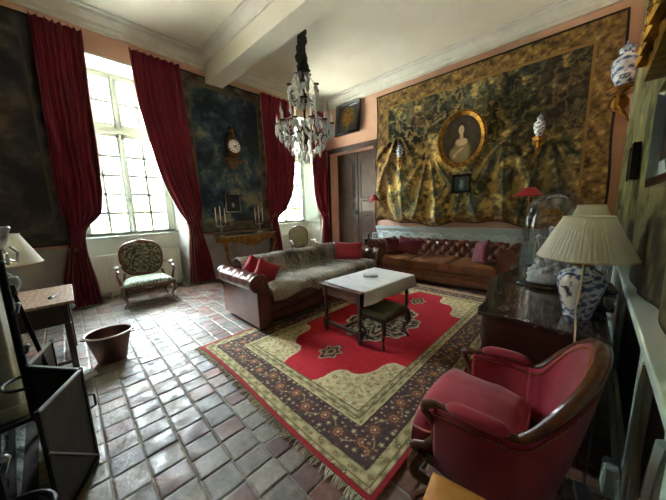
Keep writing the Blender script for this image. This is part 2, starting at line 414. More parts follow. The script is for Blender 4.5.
# wainscot under the rail, window wall
def wains_left(name, y0, y1):
    m = MB().box(XL, XL+.03, y0, y1, 0, 1.0)
    for z in ((.94, 1.0, .055), (0, .12, .05)): m.box(XL, XL+z[2], y0, y1, z[0], z[1])
    n = max(1, int((y1-y0)/.9)); w = (y1-y0)/n
    for i in range(n):
        a, b = y0+w*i+.09, y0+w*(i+1)-.09
        for q in ((a, b, .84, .86), (a, b, .2, .22), (a, a+.02, .2, .86), (b-.02, b, .2, .86)): m.box(XL+.03, XL+.042, *q)
    return struct(name, m, MT['wains_grey'])
wains_left('trim_4', YF, .32); wains_left('trim_5', 2.0, 3.99); wains_left('trim_6', 5.87, YB)

# back wall with deep door opening
DX0, DX1, DZ = -5.72, -4.14, 3.12
mb = MB()
mb.box(-6.6, DX0, YB, YB+.5, 0, CEIL).box(DX1, 1.2, YB, YB+.5, 0, CEIL).box(DX0, DX1, YB, YB+.5, DZ, CEIL)
struct('wall_back', mb, MT['pink'])
struct('trim_7', MB().box(DX1, DX1+.1, YB-.03, YB, 0, DZ+.1).box(DX0-.1, DX1, YB-.03, YB, DZ, DZ+.1).box(DX0-.12, DX1+.12, YB-.05, YB, DZ+.1, DZ+.14).box(DX0-.1, DX0-.02, YB-.03, YB, 0, DZ), MT['doorwood'], bevel=.008)
# double-leaf panelled door
door = bpy.data.objects.new('door_1', None); COL.objects.link(door); door['kind'] = 'structure'; door.location = (0, YB+.34, 0)
def arch_panel(m, x0, x1, z0, z1, top, d0, d1):
    n = 10; pts = [(x0, z0), (x1, z0)]
    if top:
        for i in range(n+1):
            t = i/n; x = x1+(x0-x1)*t; z = z1-.12*(abs(2*t-1)**2.2)-.0; pts.append((x, z))
    else: pts += [(x1, z1), (x0, z1)]
    m.prism(pts, d0, d1, lambda a, b, d: (a, d, b))
def ring_panel(m, x0, x1, z0, z1, arch):
    # raised bead round the panel
    n = 12; pts = [(x0, z0)]
    top = [(x0+(x1-x0)*i/n, z1-(.13*(abs(2*i/n-1)**2.4) if arch == 1 else 0)) for i in range(n+1)]
    bot = [(x1-(x1-x0)*i/n, z0+(.10*(1-abs(2*i/n-1)**2.4)*-1+.10 if arch == 2 else 0)) for i in range(n+1)]
    path = [(a, -.03, b) for a, b in top+bot+[top[0]]]
    m.tube(path, .016, 6)
for s, x0, x1 in ((0, DX0, (DX0+DX1)/2), (1, (DX0+DX1)/2, DX1)):
    lf = MB().box(x0+.005, x1-.005, -.025, .03, 0, DZ).build('door_leaf', MT['doorwood'], door)
    m = MB(); xa, xb = x0+.12, x1-.12
    ring_panel(m, xa, xb, 1.78, 2.95, 1); arch_panel(m, xa+.05, xb-.05, 1.84, 2.88, 1, -.045, -.02)
    ring_panel(m, xa, xb, 1.38, 1.68, 0); arch_panel(m, xa+.05, xb-.05, 1.43, 1.63, 0, -.045, -.02)
    ring_panel(m, xa, xb, .25, 1.28, 1); arch_panel(m, xa+.05, xb-.05, .3, 1.2, 1, -.045, -.02)
    m.build('raised_panel', MT['doorwood'], lf)
xm = (DX0+DX1)/2
MB().box(xm-.025, xm+.025, -.05, -.02, 0, DZ).build('meeting_bead', MT['doorwood'], door, bevel=.01)
MB().box(xm-.12, xm+.02, -.07, -.04, 1.3, 1.42).ball((xm-.03, -.09, 1.34), .028).build('lock_case', MT['iron'], door, bevel=.004)

# wainscot, back wall
m = MB().box(DX1+.1, xr(YB), YB-.03, YB, 0, .98).box(DX1+.1, xr(YB), YB-.075, YB, .93, 1.0).box(DX1+.1, xr(YB), YB-.05, YB, .9, .93).box(DX1+.1, xr(YB), YB-.05, YB, 0, .13)
struct('trim_8', m, MT['wains'], bevel=.005)
m = MB()      # rococo scrolls in relief on the wainscot
for i in range(6):
    cx = -3.55+i*.66
    for s in (-1, 1):
        m.tube([(cx+s*(.04+.25*t), YB-.035, .79+.075*math.sin(PI*t)*(1 if t < 1 else 1)-.03*t) for t in np.linspace(0, 1, 12)], .012, 6)
        m.tube([(cx+s*(.27+.05*math.cos(a)), YB-.035, .79+.05*math.sin(a)) for a in np.linspace(-1.2, 4.2, 12)], .01, 6)
    m.tube([(cx-.28, YB-.035, .76), (cx-.28, YB-.035, .2), (cx+.28, YB-.035, .2), (cx+.28, YB-.035, .76)], .01, 6)
struct('trim_9', m, MT['wains_edge'])

# right wall, slightly out of square
mb = MB().add([(xr(-3), -3, 0), (xr(7), 7, 0), (xr(7), 7, CEIL), (xr(-3), -3, CEIL), (1.6, -3, 0), (1.6, 7, 0), (1.6, 7, CEIL), (1.6, -3, CEIL)],
              [(0, 1, 2, 3), (4, 7, 6, 5), (0, 4, 5, 1), (3, 2, 6, 7), (0, 3, 7, 4), (1, 5, 6, 2)])
struct('wall_right', mb, MT['pink'])
def rw(m, y0, y1, z0, z1, d, d0=0):     # slab on the right wall
    m.add([(xr(y0)-d0, y0, z0), (xr(y1)-d0, y1, z0), (xr(y1)-d0, y1, z1), (xr(y0)-d0, y0, z1), (xr(y0)-d, y0, z0), (xr(y1)-d, y1, z0), (xr(y1)-d, y1, z1), (xr(y0)-d, y0, z1)],
          [(0, 1, 2, 3), (4, 7, 6, 5), (0, 4, 5, 1), (3, 2, 6, 7), (0, 3, 7, 4), (1, 5, 6, 2)])
m = MB(); rw(m, -.7, YB, .9, .975, .05); rw(m, -.7, YB, .96, 1.0, .085); rw(m, -.7, YB, 0, .13, .05)
YS = [-.7, .3, 1.0, 1.62, 2.9, 4.3, 6.1]
for y in YS: rw(m, y, y+.075, .1, .92, .045)
for a, b in zip(YS[:-1], YS[1:]):
    for z0, z1 in ((.84, .88), (.17, .21)): rw(m, a+.14, b-.06, z0, z1, .04)
    rw(m, a+.14, a+.165, .17, .88, .04); rw(m, b-.09, b-.06, .17, .88, .04)
struct('trim_10', m, MT['wains_edge'], bevel=.006)
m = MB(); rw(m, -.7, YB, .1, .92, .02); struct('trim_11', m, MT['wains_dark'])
m = MB().tube([(xr(1.45)-.045, 1.62-.1-.12*t+.05*math.sin(PI*t*2), .86-.72*t) for t in np.linspace(0, 1, 14)], .014, 6)
m.tube([(xr(1.1)-.045, 1.12+.06*math.sin(PI*t), .8-.62*t) for t in np.linspace(0, 1, 14)], .016, 6)
struct('trim_12', m, MT['wains_edge'])

# fireplace wall (behind / left of the camera)
FX0, FX1 = -2.98, -1.1
mb = MB().box(-6.6, FX0, YF-.3, YF, 0, CEIL).box(FX1, 1.4, YF-.3, YF, 0, CEIL).box(FX0, FX1, YF-.3, YF, 1.35, CEIL)
struct('wall_front', mb, MT['pink'])

# cornices
def cornice_profile():
    return [(0, 0), (.03, 0), (.04, .04), (.075, .06), (.09, .1), (.16, .15), (.2, .165), (.21, .2), (.27, .205), (.275, .225), (0, .225)]
def cornice(name, p0, p1, nrm, zb=4.395, m=MT['cornice']):
    p0 = Vector(p0); p1 = Vector(p1); nrm = Vector(nrm); b = MB()
    pr = cornice_profile()
    b.loft([[tuple(p + nrm*a) + (zb+h,) for a, h in pr] for p in (p0, p1)], closed=True, capends=True)
    return struct(name, b, m, smooth=25)
cornice('trim_13', (XL, YF-.05), (XL, YB+.01), (1, 0)); cornice('trim_14', (XL-.01, YB), (xr(YB)+.02, YB), (0, -1))
v = Vector((-1, .036)).normalized(); cornice('trim_15', (xr(YF), YF), (xr(YB), YB), tuple(v)); cornice('trim_16', (XL, YF), (.4, YF), (0, 1))
# great ceiling beam
BY0, BY1, BZ = 2.64, 3.0, 4.13
m = MB().box(XL-.05, xr(2.8)+.05, BY0, BY1, BZ, CEIL)
m.build('x', MT['ceiling']) if False else struct('trim_17', m, MT['ceiling'], bevel=.008)
pr = [(0, .0), (.015, .0), (.02, .03), (.06, .07), (.1, .1), (.11, .13), (.17, .14), (.175, .17), (0, .17)]
m = MB(); m.loft([[(x, BY0-a, CEIL-.17+h) for a, h in pr] for x in (XL, xr(2.8))], closed=True, capends=True)
m.loft([[(x, BY1+a, CEIL-.17+h) for a, h in pr] for x in (XL, xr(2.8))], closed=True, capends=True)
struct('trim_18', m, MT['cornice'], smooth=25)

# ------------------------------------------------------------------ outside
g = MB().box(-120, -34, -70, 90, -1.0, -.9); struct('ground_1', g, MT['lawn']); struct('ground_2', MB().box(-34, -6.6, -60, 70, -1.0, -.9), mat('unseen_bounce_gravel', (206, 200, 186), .95, c2=(184, 178, 164), vs=20))  # unseen pale gravel terrace added to bounce sunlight up to the ceiling
def tree(x, y, h, r, label, nm='garden_tree', cat='tree'):
    t = thing(nm, label, cat, (x, y, -.9)); rr = random.Random(int(x*10))
    MB().tube([(0, 0, 0), (.05, .03, h*.35), (0, 0, h*.7)], [.16, .12, .05], 8).build('trunk', MT['oak'], t)
    c = MB()
    for i in range(14):
        a = rr.uniform(0, 2*PI); q = rr.uniform(0, r*.7); z = h*rr.uniform(.45, .95)
        c.ball((q*math.cos(a), q*math.sin(a), z), (r*rr.uniform(.35, .55),)*2+(r*rr.uniform(.3, .45),), 8)
    c.build('foliage', MT['leaf'], t)
tree(-46, 9.5, 4.4, 2.0, 'pale young tree on the lawn seen through the lower panes of the near window')
tree(-52, 3.0, 4.6, 2.4, 'pale leafy tree on the lawn at the left of the near window')
tree(-42, 36, 4.2, 2.2, 'pale round tree seen through the far window near the corner')

# ------------------------------------------------------------------ tapestries
def tapestry_back():
    W, H = 4.30, 3.14; nx, nz = 330, 240
    x0, z0 = -3.98, 1.09
    t = thing('draped_tapestry', 'huge gold and green wool tapestry hung in folds across the pink back wall', 'tapestry', (x0, YB-.05, z0))
    U, V = np.meshgrid(np.linspace(0, W, nx), np.linspace(0, H, nz), indexing='xy')
    # folds: strong in the lower 60 %, fanning out from gather points
    wq = fbm(U*1.1, V*.9, 3, 3)
    low = ss(2.3, .3, V)
    fan = np.zeros_like(U)
    col_t = np.zeros_like(U)
    for gx, gz, s in ((.62, 2.0, .9), (1.42, 1.35, 1), (2.15, .85, .8), (2.85, 1.5, 1), (3.5, 1.4, .8), (.2, 1.5, .5)):
        dx = U-gx; dz = gz+.25-V; a = np.arctan2(dx, np.maximum(dz, .02)); d = np.hypot(dx, dz)
        w = ss(.8, .3, np.abs(dx))*ss(.1, .4, dz)
        rid = 1-np.abs(np.sin(a*7.5+1.1*wq+gx*3))**.8
        fan += s*w*rid*np.minimum(.04+d*.09, .12)
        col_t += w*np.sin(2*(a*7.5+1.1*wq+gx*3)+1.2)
    ridges = (np.abs(np.sin((U*1.0+.22*np.sin(V*2.2)+.3*wq)*PI/.36))**1.5)*.03*low
    D = fan+ridges+.02*fbm(U*3, V*3, 9, 3)+.012*np.sin(U*9)*ss(3, 1, V)
    hem = ss(0, .1, V)
    D = D*(.35+.65*hem); D = np.maximum(D, -.03)+.035
    n1 = fbm(U*2.3+.8*wq, V*2.3, 11, 5); n2 = fbm(U*7+2*wq, V*7, 21, 4); n3 = fbm(U*22, V*22, 31, 3)
    t1 = np.clip((n1-.3)*1.7+(n2-.5)*.9+(n3-.5)*.5, 0, 1)
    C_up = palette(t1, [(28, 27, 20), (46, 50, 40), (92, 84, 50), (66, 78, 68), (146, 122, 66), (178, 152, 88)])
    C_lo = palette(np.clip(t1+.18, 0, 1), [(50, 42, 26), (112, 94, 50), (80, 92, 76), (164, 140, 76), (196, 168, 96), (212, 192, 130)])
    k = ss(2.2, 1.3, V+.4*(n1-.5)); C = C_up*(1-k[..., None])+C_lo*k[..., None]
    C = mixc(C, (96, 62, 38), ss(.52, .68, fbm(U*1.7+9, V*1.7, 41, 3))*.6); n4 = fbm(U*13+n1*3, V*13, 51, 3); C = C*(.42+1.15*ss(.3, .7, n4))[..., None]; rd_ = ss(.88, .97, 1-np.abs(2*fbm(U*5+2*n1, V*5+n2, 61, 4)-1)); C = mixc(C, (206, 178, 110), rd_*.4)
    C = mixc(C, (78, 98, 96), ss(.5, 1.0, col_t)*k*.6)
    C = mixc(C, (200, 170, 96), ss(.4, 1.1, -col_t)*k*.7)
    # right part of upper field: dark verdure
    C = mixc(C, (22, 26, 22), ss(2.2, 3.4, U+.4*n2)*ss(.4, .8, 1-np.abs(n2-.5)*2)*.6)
    C *= (.75+.5*n3)[..., None]
    b = .33                                    # border
    inb = np.minimum(np.minimum(U, W-U), np.minimum(V*1.9, H-V))
    bm_ = (inb < b); along_ = np.where(np.minimum(U, W-U) < np.minimum(V*1.9, H-V), V, U)
    s = .5*np.sin(along_*14+5*n1)*np.sin(inb*24+3*n2)+1.7*(n4-.5)+1.5*(n3-.5)
    CB = palette(np.clip(.45+.42*s+(n3-.5)*.5, 0, 1), [(66, 48, 28), (108, 82, 44), (140, 110, 60), (184, 150, 90)])
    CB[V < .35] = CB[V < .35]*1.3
    C = np.where(bm_[..., None], CB, C)
    C = np.where((np.abs(inb-b) < .018)[..., None], lin((142, 108, 52)), C)
    C = np.where((inb < .028)[..., None], lin((22, 16, 14)), C)
    bot = .05*np.sin(U*2.9+.5)+.03*np.sin(U*7.1)
    Z = V+bot*ss(.8, 0, V)
    Xw = U+.02*np.sin(V*3)*ss(.4, 0, np.minimum(U, W-U))
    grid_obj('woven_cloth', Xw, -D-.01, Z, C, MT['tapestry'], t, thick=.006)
    MB().tube([(.02, .0, H-.01), (W-.02, .0, H-.01)], .012).build('hanging_rod', MT['darkoak'], t)
tapestry_back()

def tapestry_flat(name, label, loc, W, H, border, paln, palb, seed, axis, folds=.012, line=(96, 84, 56), rz=0, res=.016):
    """axis 'L': on the window wall, u runs along +y"""
    t = thing(name, label, 'tapestry', loc, rz)
    U, V = np.meshgrid(np.linspace(0, W, int(W/res)), np.linspace(0, H, int(H/res)), indexing='xy')
    wq = fbm(U*1.3, V*1.3, seed, 3)
    n1 = fbm(U*2.2+wq, V*2.2+wq, seed+5, 4); n2 = fbm(U*8+2*wq, V*8, seed+9, 4); n3 = fbm(U*25, V*25, seed+12, 2)
    C = palette(np.clip((n1-.32)*1.8+(n2-.5)*1.0+(n3-.5)*.4, 0, 1), paln)
    inb = np.minimum(np.minimum(U, W-U), np.minimum(V, H-V))
    s = np.sin(U*17+3*n1)*np.sin(V*17+3*n2)
    CB = palette(np.clip(.4+.35*s+(n2-.5)*1.2, 0, 1), palb)
    if border:
        C = np.where((inb < border)[..., None], CB, C)
        C = np.where((np.abs(inb-border) < .014)[..., None], lin(line), C)
    C = np.where((inb < .02)[..., None], lin((26, 24, 24)), C)
    D = .008+folds*(np.sin(U*7+2*wq)+np.sin(U*3.1+V))*.5+folds*1.2*fbm(U*3, V*2, seed+2, 3)
    return t, U, V, D, C
t, U, V, D, C = tapestry_flat('verdure_tapestry', 'dark blue green foliage tapestry with brown border between the two windows', (XL+.01, 2.08, 1.05), 1.93, 3.2, .2,
    [(26, 34, 48), (36, 52, 68), (50, 68, 82), (70, 86, 88), (112, 110, 92), (138, 128, 104)], [(56, 50, 44), (88, 78, 66), (118, 106, 88)], 5, 'L')
grid_obj('woven_cloth', D+.012, U, V, C, MT['tapestry'], t, thick=.006)
DT_ = 1
t, U, V, D, C = tapestry_flat('dark_tapestry', 'faded near black tapestry at the left of the first red curtain', (XL+.01, -.78, 1.05), 1.12, 3.25, .22,
    [(28, 28, 32), (42, 40, 42), (60, 54, 52), (84, 74, 66)], [(34, 32, 34), (50, 46, 46), (70, 62, 58)], 15, 'L', line=(64, 58, 50))
grid_obj('woven_cloth', D+.012, U, V, C, MT['tapestry'], t, thick=.006)
# olive tapestry on the right wall
t, U, V, D, C = tapestry_flat('olive_tapestry', 'heavy olive and straw coloured tapestry covering the right wall above the rail', (0, 0, 0), 5.6, 3.3, .0,
    [(52, 48, 28), (92, 84, 50), (120, 112, 72), (104, 110, 84), (146, 134, 88), (164, 150, 104)], [(60, 50, 30), (120, 96, 56)], 25, 'R', folds=.012, res=.026)
Yw = 4.95-U; D = D+.022*np.abs(np.sin(U*5.5+V*.8+2*fbm(U, V, 8, 2)))+.0
grid_obj('woven_cloth', .245+.036*Yw-D-.012, Yw, 1.04+V+.03*np.sin(U*4)*ss(.5, 0, V), C, MT['tapestry'], t, thick=.006)

# ------------------------------------------------------------------ curtains
def curtain(label, keys, xc=-5.83, nfold=7, seed=0, tie=1.32):
    """keys: z -> (y0, y1) outline; pleats between them"""
    t = thing('crimson_curtain', label, 'curtain', (0, 0, 0), 0, 'crimson curtains')
    zs = sorted(keys); A = [keys[z][0] for z in zs]; B = [keys[z][1] for z in zs]
    nz, nu = 170, 150; Z = np.linspace(zs[0], zs[-1], nz); U = np.linspace(0, 1, nu)
    def smooth(Q): 
        v = np.interp(Z, zs, Q); 
        for _ in range(3): v = np.convolve(np.pad(v, 2, mode='edge'), np.ones(5)/5, 'valid')
        return v
    y0 = smooth(A)[:, None]; y1 = smooth(B)[:, None]; ZZ = Z[:, None]; UU = U[None, :]
    w = (y1-y0); ph = UU*nfold*2*PI+1.2*fbm(UU*3+0*ZZ, ZZ*.6+0*UU, seed, 2)*4
    amp = np.clip(.03+.05*(.75-w), .022, .06)
    amp = amp*(1-.6*np.exp(-((ZZ-tie)/.12)**2))
    dx = amp*np.sin(ph)+.018*np.sin(2.3*ph+1)+.02*fbm(UU*5+0*ZZ, ZZ*2+0*UU, seed+3, 3)
    belly = .1*np.exp(-((ZZ-tie-.3)/.35)**2)*np.sin(PI*UU)
    X = xc+dx+belly; Y = y0+w*UU+.012*np.cos(ph)
    Zf = ZZ+0*UU
    o = grid_obj('cloth', X, Y, Zf, None, MT['curtain'], t, thick=.004)
    yc_ = (y0+y1)/2; ext = 1+.05*ss(1.3, .6, ZZ)
    grid_obj('lining', X-.022-.01*(ZZ < 1.25), yc_+(Y-yc_)*ext, Zf, None, MT['lining'], t, thick=.003)
    ya, yb = np.interp(tie, zs, A), np.interp(tie, zs, B); m = MB()
    ring = [(xc+.01+.085*math.cos(a), (ya+yb)/2+((yb-ya)/2+.02)*math.sin(a), tie+.03*math.sin(a)) for a in np.linspace(0, 2*PI, 25)]
    m.tube(ring, .014, 8).build('tieback', MT['curtain'], t)
    return t
curtain('crimson curtain on the left side of the near window beside the dark tapestry',
        {.03: (.05, .5), .5: (.08, .47), .9: (.18, .42), 1.2: (.26, .42), 1.32: (.27, .46), 1.5: (.22, .68), 1.9: (.2, .74), 2.8: (.22, .76), 4.3: (.25, .79)}, seed=1)
curtain('crimson curtain on the right side of the near window beside the clock tapestry',
        {.03: (1.9, 2.42), .5: (1.93, 2.36), .9: (1.97, 2.27), 1.2: (2.0, 2.2), 1.32: (1.98, 2.2), 1.5: (1.86, 2.26), 1.8: (1.74, 2.26), 2.2: (1.62, 2.24), 2.8: (1.5, 2.2), 3.4: (1.40, 2.15), 4.28: (1.36, 2.14)}, seed=2)
curtain('crimson curtain on the left side of the far window behind the console',
        {.03: (3.92, 4.32), .9: (3.96, 4.22), 1.2: (3.98, 4.16), 1.32: (3.98, 4.2), 1.5: (3.96, 4.46), 1.9: (3.95, 4.72), 2.6: (3.94, 4.86), 3.4: (3.92, 4.9), 4.3: (3.9, 4.9)}, seed=3)
curtain('crimson curtain on the right side of the far window next to the door',
        {.03: (5.78, 6.1), .9: (5.84, 6.1), 1.2: (5.88, 6.08), 1.32: (5.82, 6.08), 1.5: (5.64, 6.1), 1.9: (5.56, 6.1), 2.6: (5.52, 6.1), 3.4: (5.52, 6.1), 4.3: (5.5, 6.1)}, seed=4, nfold=5)

# ------------------------------------------------------------------ radiators
def radiator(y0, y1, label):
    t = thing('panel_radiator', label, 'radiator', (-6.1, (y0+y1)/2, 0), 0); hw = (y1-y0)/2
    m = MB().box(-.03, .03, -hw, hw, .13, .78)
    n = int(hw*2/.075)
    for i in range(n):
        y = -hw+.04+(2*hw-.08)*(i+.5)/n; m.box(.03, .042, y-.022, y+.022, .17, .74)
    m.build('front_panel', MT['radiator'], t, bevel=.004)
    MB().box(-.1, .03, -hw, hw, .775, .795).build('top_grille', MT['radiator'], t)
    MB().tube([(0, hw+.03, .2), (0, hw+.03, .0)], .012).tube([(0, hw+.03, .2), (0, hw-.01, .2)], .012).build('pipe', MT['radiator'], t)
    for s in (-1, 1): MB().box(-.12, .02, s*hw*.7-.015, s*hw*.7+.015, 0, .14).build('foot', MT['radiator'], t)
radiator(.46, 1.84, 'white ribbed panel radiator under the near window')
radiator(4.2, 5.5, 'white ribbed panel radiator under the far window')

# ------------------------------------------------------------------ armchairs
def cabriole(m, x, y, zt, dx, dy, r=.026):
    """leg from (x,y,zt) to the floor, knee out along (dx,dy)"""
    pts = []; rad = []
    for t in np.linspace(0, 1, 12):
        off = .035*math.sin(PI*min(t*1.6, 1))-.03*math.sin(PI*max((t-.45)/.55, 0))+(.03 if t > .9 else .0)
        pts.append((x+dx*off, y+dy*off, zt*(1-t)+.008)); rad.append(r*(1.25-.75*min(t*1.25, 1))+(.006 if t > .92 else 0))
    m.tube(pts, rad, 8)
def needle_cols(U, V, seed, ground, motif):
    n1 = fbm(U*18, V*18, seed, 3); n2 = fbm(U*40, V*40, seed+4, 2)
    r = np.hypot(U, V); a = np.arctan2(V, U)
    s = np.sin(r*84+2.5*np.sin(a*6)+11*n1)*.8+1.0*np.sin(U*120+9*n1)*np.sin(V*120)
    k = ss(.1, .5, s+(n2-.5))
    C = palette(np.clip(n2, 0, 1), ground); M = palette(np.clip(n1, 0, 1), motif)
    return C*(1-k[..., None])+M*k[..., None]
def fauteuil(label, loc, rz, cols_back, cols_seat, wood, seed, w=.64):
    t = thing('tapestry_armchair', label, 'armchair', loc, rz); hw = w/2; d0, d1 = -.27, .25
    SH = .36
    fr = MB()
    outline = [(-hw, d0), (-hw*.5, d0-.025), (0, d0-.035), (hw*.5, d0-.025), (hw, d0), (hw*.86, d1), (-hw*.86, d1)]
    fr.prism(outline, SH-.05, SH, lambda a, b, d: (a, b, d))
    fr.tube([(-hw+.03, d0+.01, SH-.04), (-hw*.6, d0-.02, SH-.07), (-hw*.3, d0-.035, SH-.055), (0, d0-.04, SH-.085), (hw*.3, d0-.035, SH-.055), (hw*.6, d0-.02, SH-.07), (hw-.03, d0+.01, SH-.04)], [.016]*7, 8)
    fr.build('seat_frame', wood, t, bevel=.01)
    for sx in (-1, 1):
        m = MB(); cabriole(m, sx*(hw-.03), d0+.03, SH-.02, sx*.8, -.8); m.build('leg', wood, t)
        m = MB(); cabriole(m, sx*(hw*.86-.02), d1-.02, SH-.02, sx*.5, 1.0, .022); m.build('leg', wood, t)
    # seat pad
    nu = 30; a = np.linspace(-1, 1, nu); S, Tt = np.meshgrid(a, a, indexing='ij')
    dome = (1-np.abs(S)**4)*(1-np.abs(Tt)**4)
    wid = hw*(.97-.07*(Tt+1))
    X = S*wid; Y = (d0+.0)+(Tt+1)/2*(d1-d0)-.03*(1-S**2)*(Tt < 0)*(-Tt)
    grid_obj('seat', X, Y, SH-.005+.085*dome**.45*1.0, needle_cols(X, Y, seed, *cols_seat), MT['needle'], t, thick=.004)
    # back cartouche
    tilt = Matrix.Translation((0, d1-.01, 0)) @ Matrix.Rotation(math.radians(-13), 4, 'X')
    zc, ax, az = .73, hw*.84, .29
    def bpt(ang, k=1.0, y=0):
        c, s_ = math.cos(ang), math.sin(ang)
        ex = 3.2; r = 1/((abs(c)**ex+abs(s_)**ex)**(1/ex))
        x = ax*r*c*(1-.1*max(-s_, 0)); z = az*r*s_+(.035*math.exp(-(c/.3)**2) if s_ > 0 else 0)
        return tilt @ Vector((x*k, y, zc-SH*0+z*k))
    m = MB(); m.tube([bpt(q) for q in np.linspace(0, 2*PI, 49)], .022, 8)
    m.ball(tuple(tilt @ Vector((0, -.01, zc+az+.035))), (.04, .02, .03), 8)
    m.build('back_frame', wood, t)
    rr = np.linspace(0, .97, 22); an = np.linspace(0, 2*PI, 60)
    P = np.array([[tuple(bpt(q, k, -.03*(1-k**4))) for q in an] for k in rr])
    loc2 = np.array([[(k*math.cos(q)*ax, k*math.sin(q)*az) for q in an] for k in rr])
    grid_obj('backrest', P[..., 0], P[..., 1], P[..., 2], needle_cols(loc2[..., 0], loc2[..., 1], seed+3, *cols_back), MT['needle'], t, thick=.008)
    for sx in (-1, 1):
        pb = tilt @ Vector((sx*ax*.99, 0, .64))
        path = [pb, (sx*(hw*.98), .1, .63), (sx*(hw*1.04), -.03, .615), (sx*(hw*1.05), -.14, .6), (sx*(hw*1.03), -.175, .585)]
        MB().tube(path, [.016, .018, .02, .024, .02], 8).build('arm', wood, t)
        MB().tube([(sx*hw*1.02, .07, .645), (sx*hw*1.04, -.0, .65), (sx*hw*1.05, -.1, .635)], [.022, .034, .024], 8, sq=1.1).build('arm_pad', MT['needle_plain'], t)
        MB().tube([(sx*hw*1.03, -.165, .585), (sx*hw*1.07, -.13, .52), (sx*hw*1.03, -.08, .45), (sx*hw*.98, -.1, .36)], [.018, .018, .018, .024], 8).build('arm_support', wood, t)
        MB().tube([(sx*(hw*.84), d1-.005, SH-.02), tilt @ Vector((sx*ax*.9, 0, zc-az*.85))], .02, 8).build('back_post', wood, t)
    return t
MT['needle_plain'] = mat('needlework_pad', (120, 120, 102), .85, c2=(56, 58, 46), vs=40)
G1 = ([(34, 30, 26), (52, 46, 38)], [(150, 138, 112), (186, 172, 140)])
G1 = ([(44, 42, 36), (66, 62, 50)], [(128, 120, 98), (166, 156, 128)])
S1 = ([(150, 166, 150), (186, 196, 180)], [(58, 74, 60), (110, 124, 104)])
fauteuil('low armchair with dark floral needlework back and pale green seat under the near window', (-5.4, 1.08, 0), math.radians(84), G1, S1, MT['walnut'], 6, w=.74)
fauteuil('grey framed armchair with faded floral back under the far window, half hidden by the sofa', (-5.5, 4.75, 0), math.radians(66),
         ([(120, 112, 84), (146, 138, 108)], [(170, 162, 132), (92, 90, 66)]), S1, MT['paintedwood'], 9)

# ------------------------------------------------------------------ console with candelabra
t = thing('gilt_console', 'gilded carved console table with grey marble top under the clock', 'console table', (XL+.055, 3.2, 0))
pts = [(0, -.72), (.3, -.72), (.36, -.6), (.4, -.3), (.43, 0), (.4, .3), (.36, .6), (.3, .72), (0, .72)]
MB().prism(pts, .95, .985, lambda a, b, d: (a, b, d)).build('marble_top', mat('grey_marble', (150, 146, 138), .25, c2=(120, 112, 104), vs=6), t, bevel=.006)
m = MB().prism([(a*.92, b*.94) for a, b in pts], .83, .95, lambda a, b, d: (a, b, d))
r_ = random.Random(5)
for i in range(30):
    y = -.66+1.32*i/29; x = .92*np.interp(abs(y), [0, .3, .6, .72], [.43, .4, .36, .3])
    m.ball((x, y, .9-.0+.02*math.sin(i*2)), (.022, .03, .03), 6)
m.build('apron', MT['gold'], t)
m = MB()
for s in (-1, 1):
    m.tube([(.4, s*.05, .84), (.41, s*.14, .76), (.39, s*.24, .8), (.38, s*.36, .84), (.36, s*.48, .84)], [.03, .03, .022, .02, .02], 8)
    m.tube([(.41+.02*math.sin(a), s*(.12+.05*math.cos(a)), .77+.05*math.sin(a)) for a in np.linspace(0, 5.5, 14)], .014, 6)
m.ball((.42, 0, .8), (.03, .07, .07), 8); m.ball((.425, 0, .74), (.02, .04, .05), 8)
m.build('rocaille_carving', MT['gold'], t)
for s in (-1, 1):
    MB().tube([(.3, s*.62, .86), (.36, s*.63, .76), (.33, s*.6, .62), (.24, s*.54, .45), (.14, s*.44, .3), (.1, s*.3, .16), (.13, s*.2, .05), (.12, s*.17, .02)], [.05, .045, .034, .028, .026, .028, .03, .02], 8).build('leg', MT['gold'], t)
MB().tube([(.12, -.2, .08), (.16, 0, .12), (.12, .2, .08)], .02, 8).ball((.16, 0, .14), (.05, .07, .05), 8).build('stretcher', MT['gold'], t)
def candelabrum(y, label):
    t = thing('candelabrum', label, 'candelabra', (XL+.27, y, .985))
    MB().lathe([(.06, 0), (.06, .012), (.03, .03), (.015, .06), (.02, .12), (.01, .2), (.012, .26), (.02, .28), (.008, .3)], 16).build('stem', MT['silver'], t)
    a = MB()
    for s, z in ((-1, .3), (1, .28)): a.tube([(0, 0, .22), (0, s*.05, .19), (0, s*.1, .22), (0, s*.1, z)], .007, 6)
    a.build('arm', MT['silver'], t)
    for s, z in ((-1, .3), (0, .32), (1, .28)): MB().lathe([(.011, 0), (.011, .3), (.002, .31)], 8, (0, s*.1, z)).build('candle', MT['candle'], t)
candelabrum(2.58, 'three light silver candelabrum with tall white candles on the left of the gilt console')
candelabrum(3.52, 'three light silver candelabrum with tall white candles on the right of the gilt console')

# cartel clock and its bracket
t = thing('cartel_clock', 'ornate boulle bracket clock with round white dial hung on the dark verdure tapestry', 'clock', (XL+.06, 3.07, 2.92))
body = []
for z, w in ((-.26, .14), (-.2, .19), (-.1, .16), (0, .19), (.12, .17), (.2, .11), (.27, .07), (.32, .03)): body.append([(0, -w, z), (.1, -w*.9, z), (.13, 0, z), (.1, w*.9, z), (0, w, z)])
MB().loft(body, closed=True, capends=True).build('case', MT['clockcase'], t, subs=1)
MB().lathe([(.15, .13), (.155, .145), (.135, .15)], 32, M=Matrix.Rotation(PI/2, 4, 'Y')).build('bezel', MT['gold'], t)
d = MB().lathe([(.0001, .1535), (.136, .1525)], 32, M=Matrix.Rotation(PI/2, 4, 'Y')).build('dial', MT['enamel'], t)
m = MB()
for i in range(12):
    M = Matrix.Translation((.152, 0, 0)) @ Matrix.Rotation(i*PI/6, 4, 'X'); m.box(.0025, .005, -.006, .006, .095, .125, M)
q = m.build('hour_marks', MT['black'], d); q['kind'] = 'stuff'
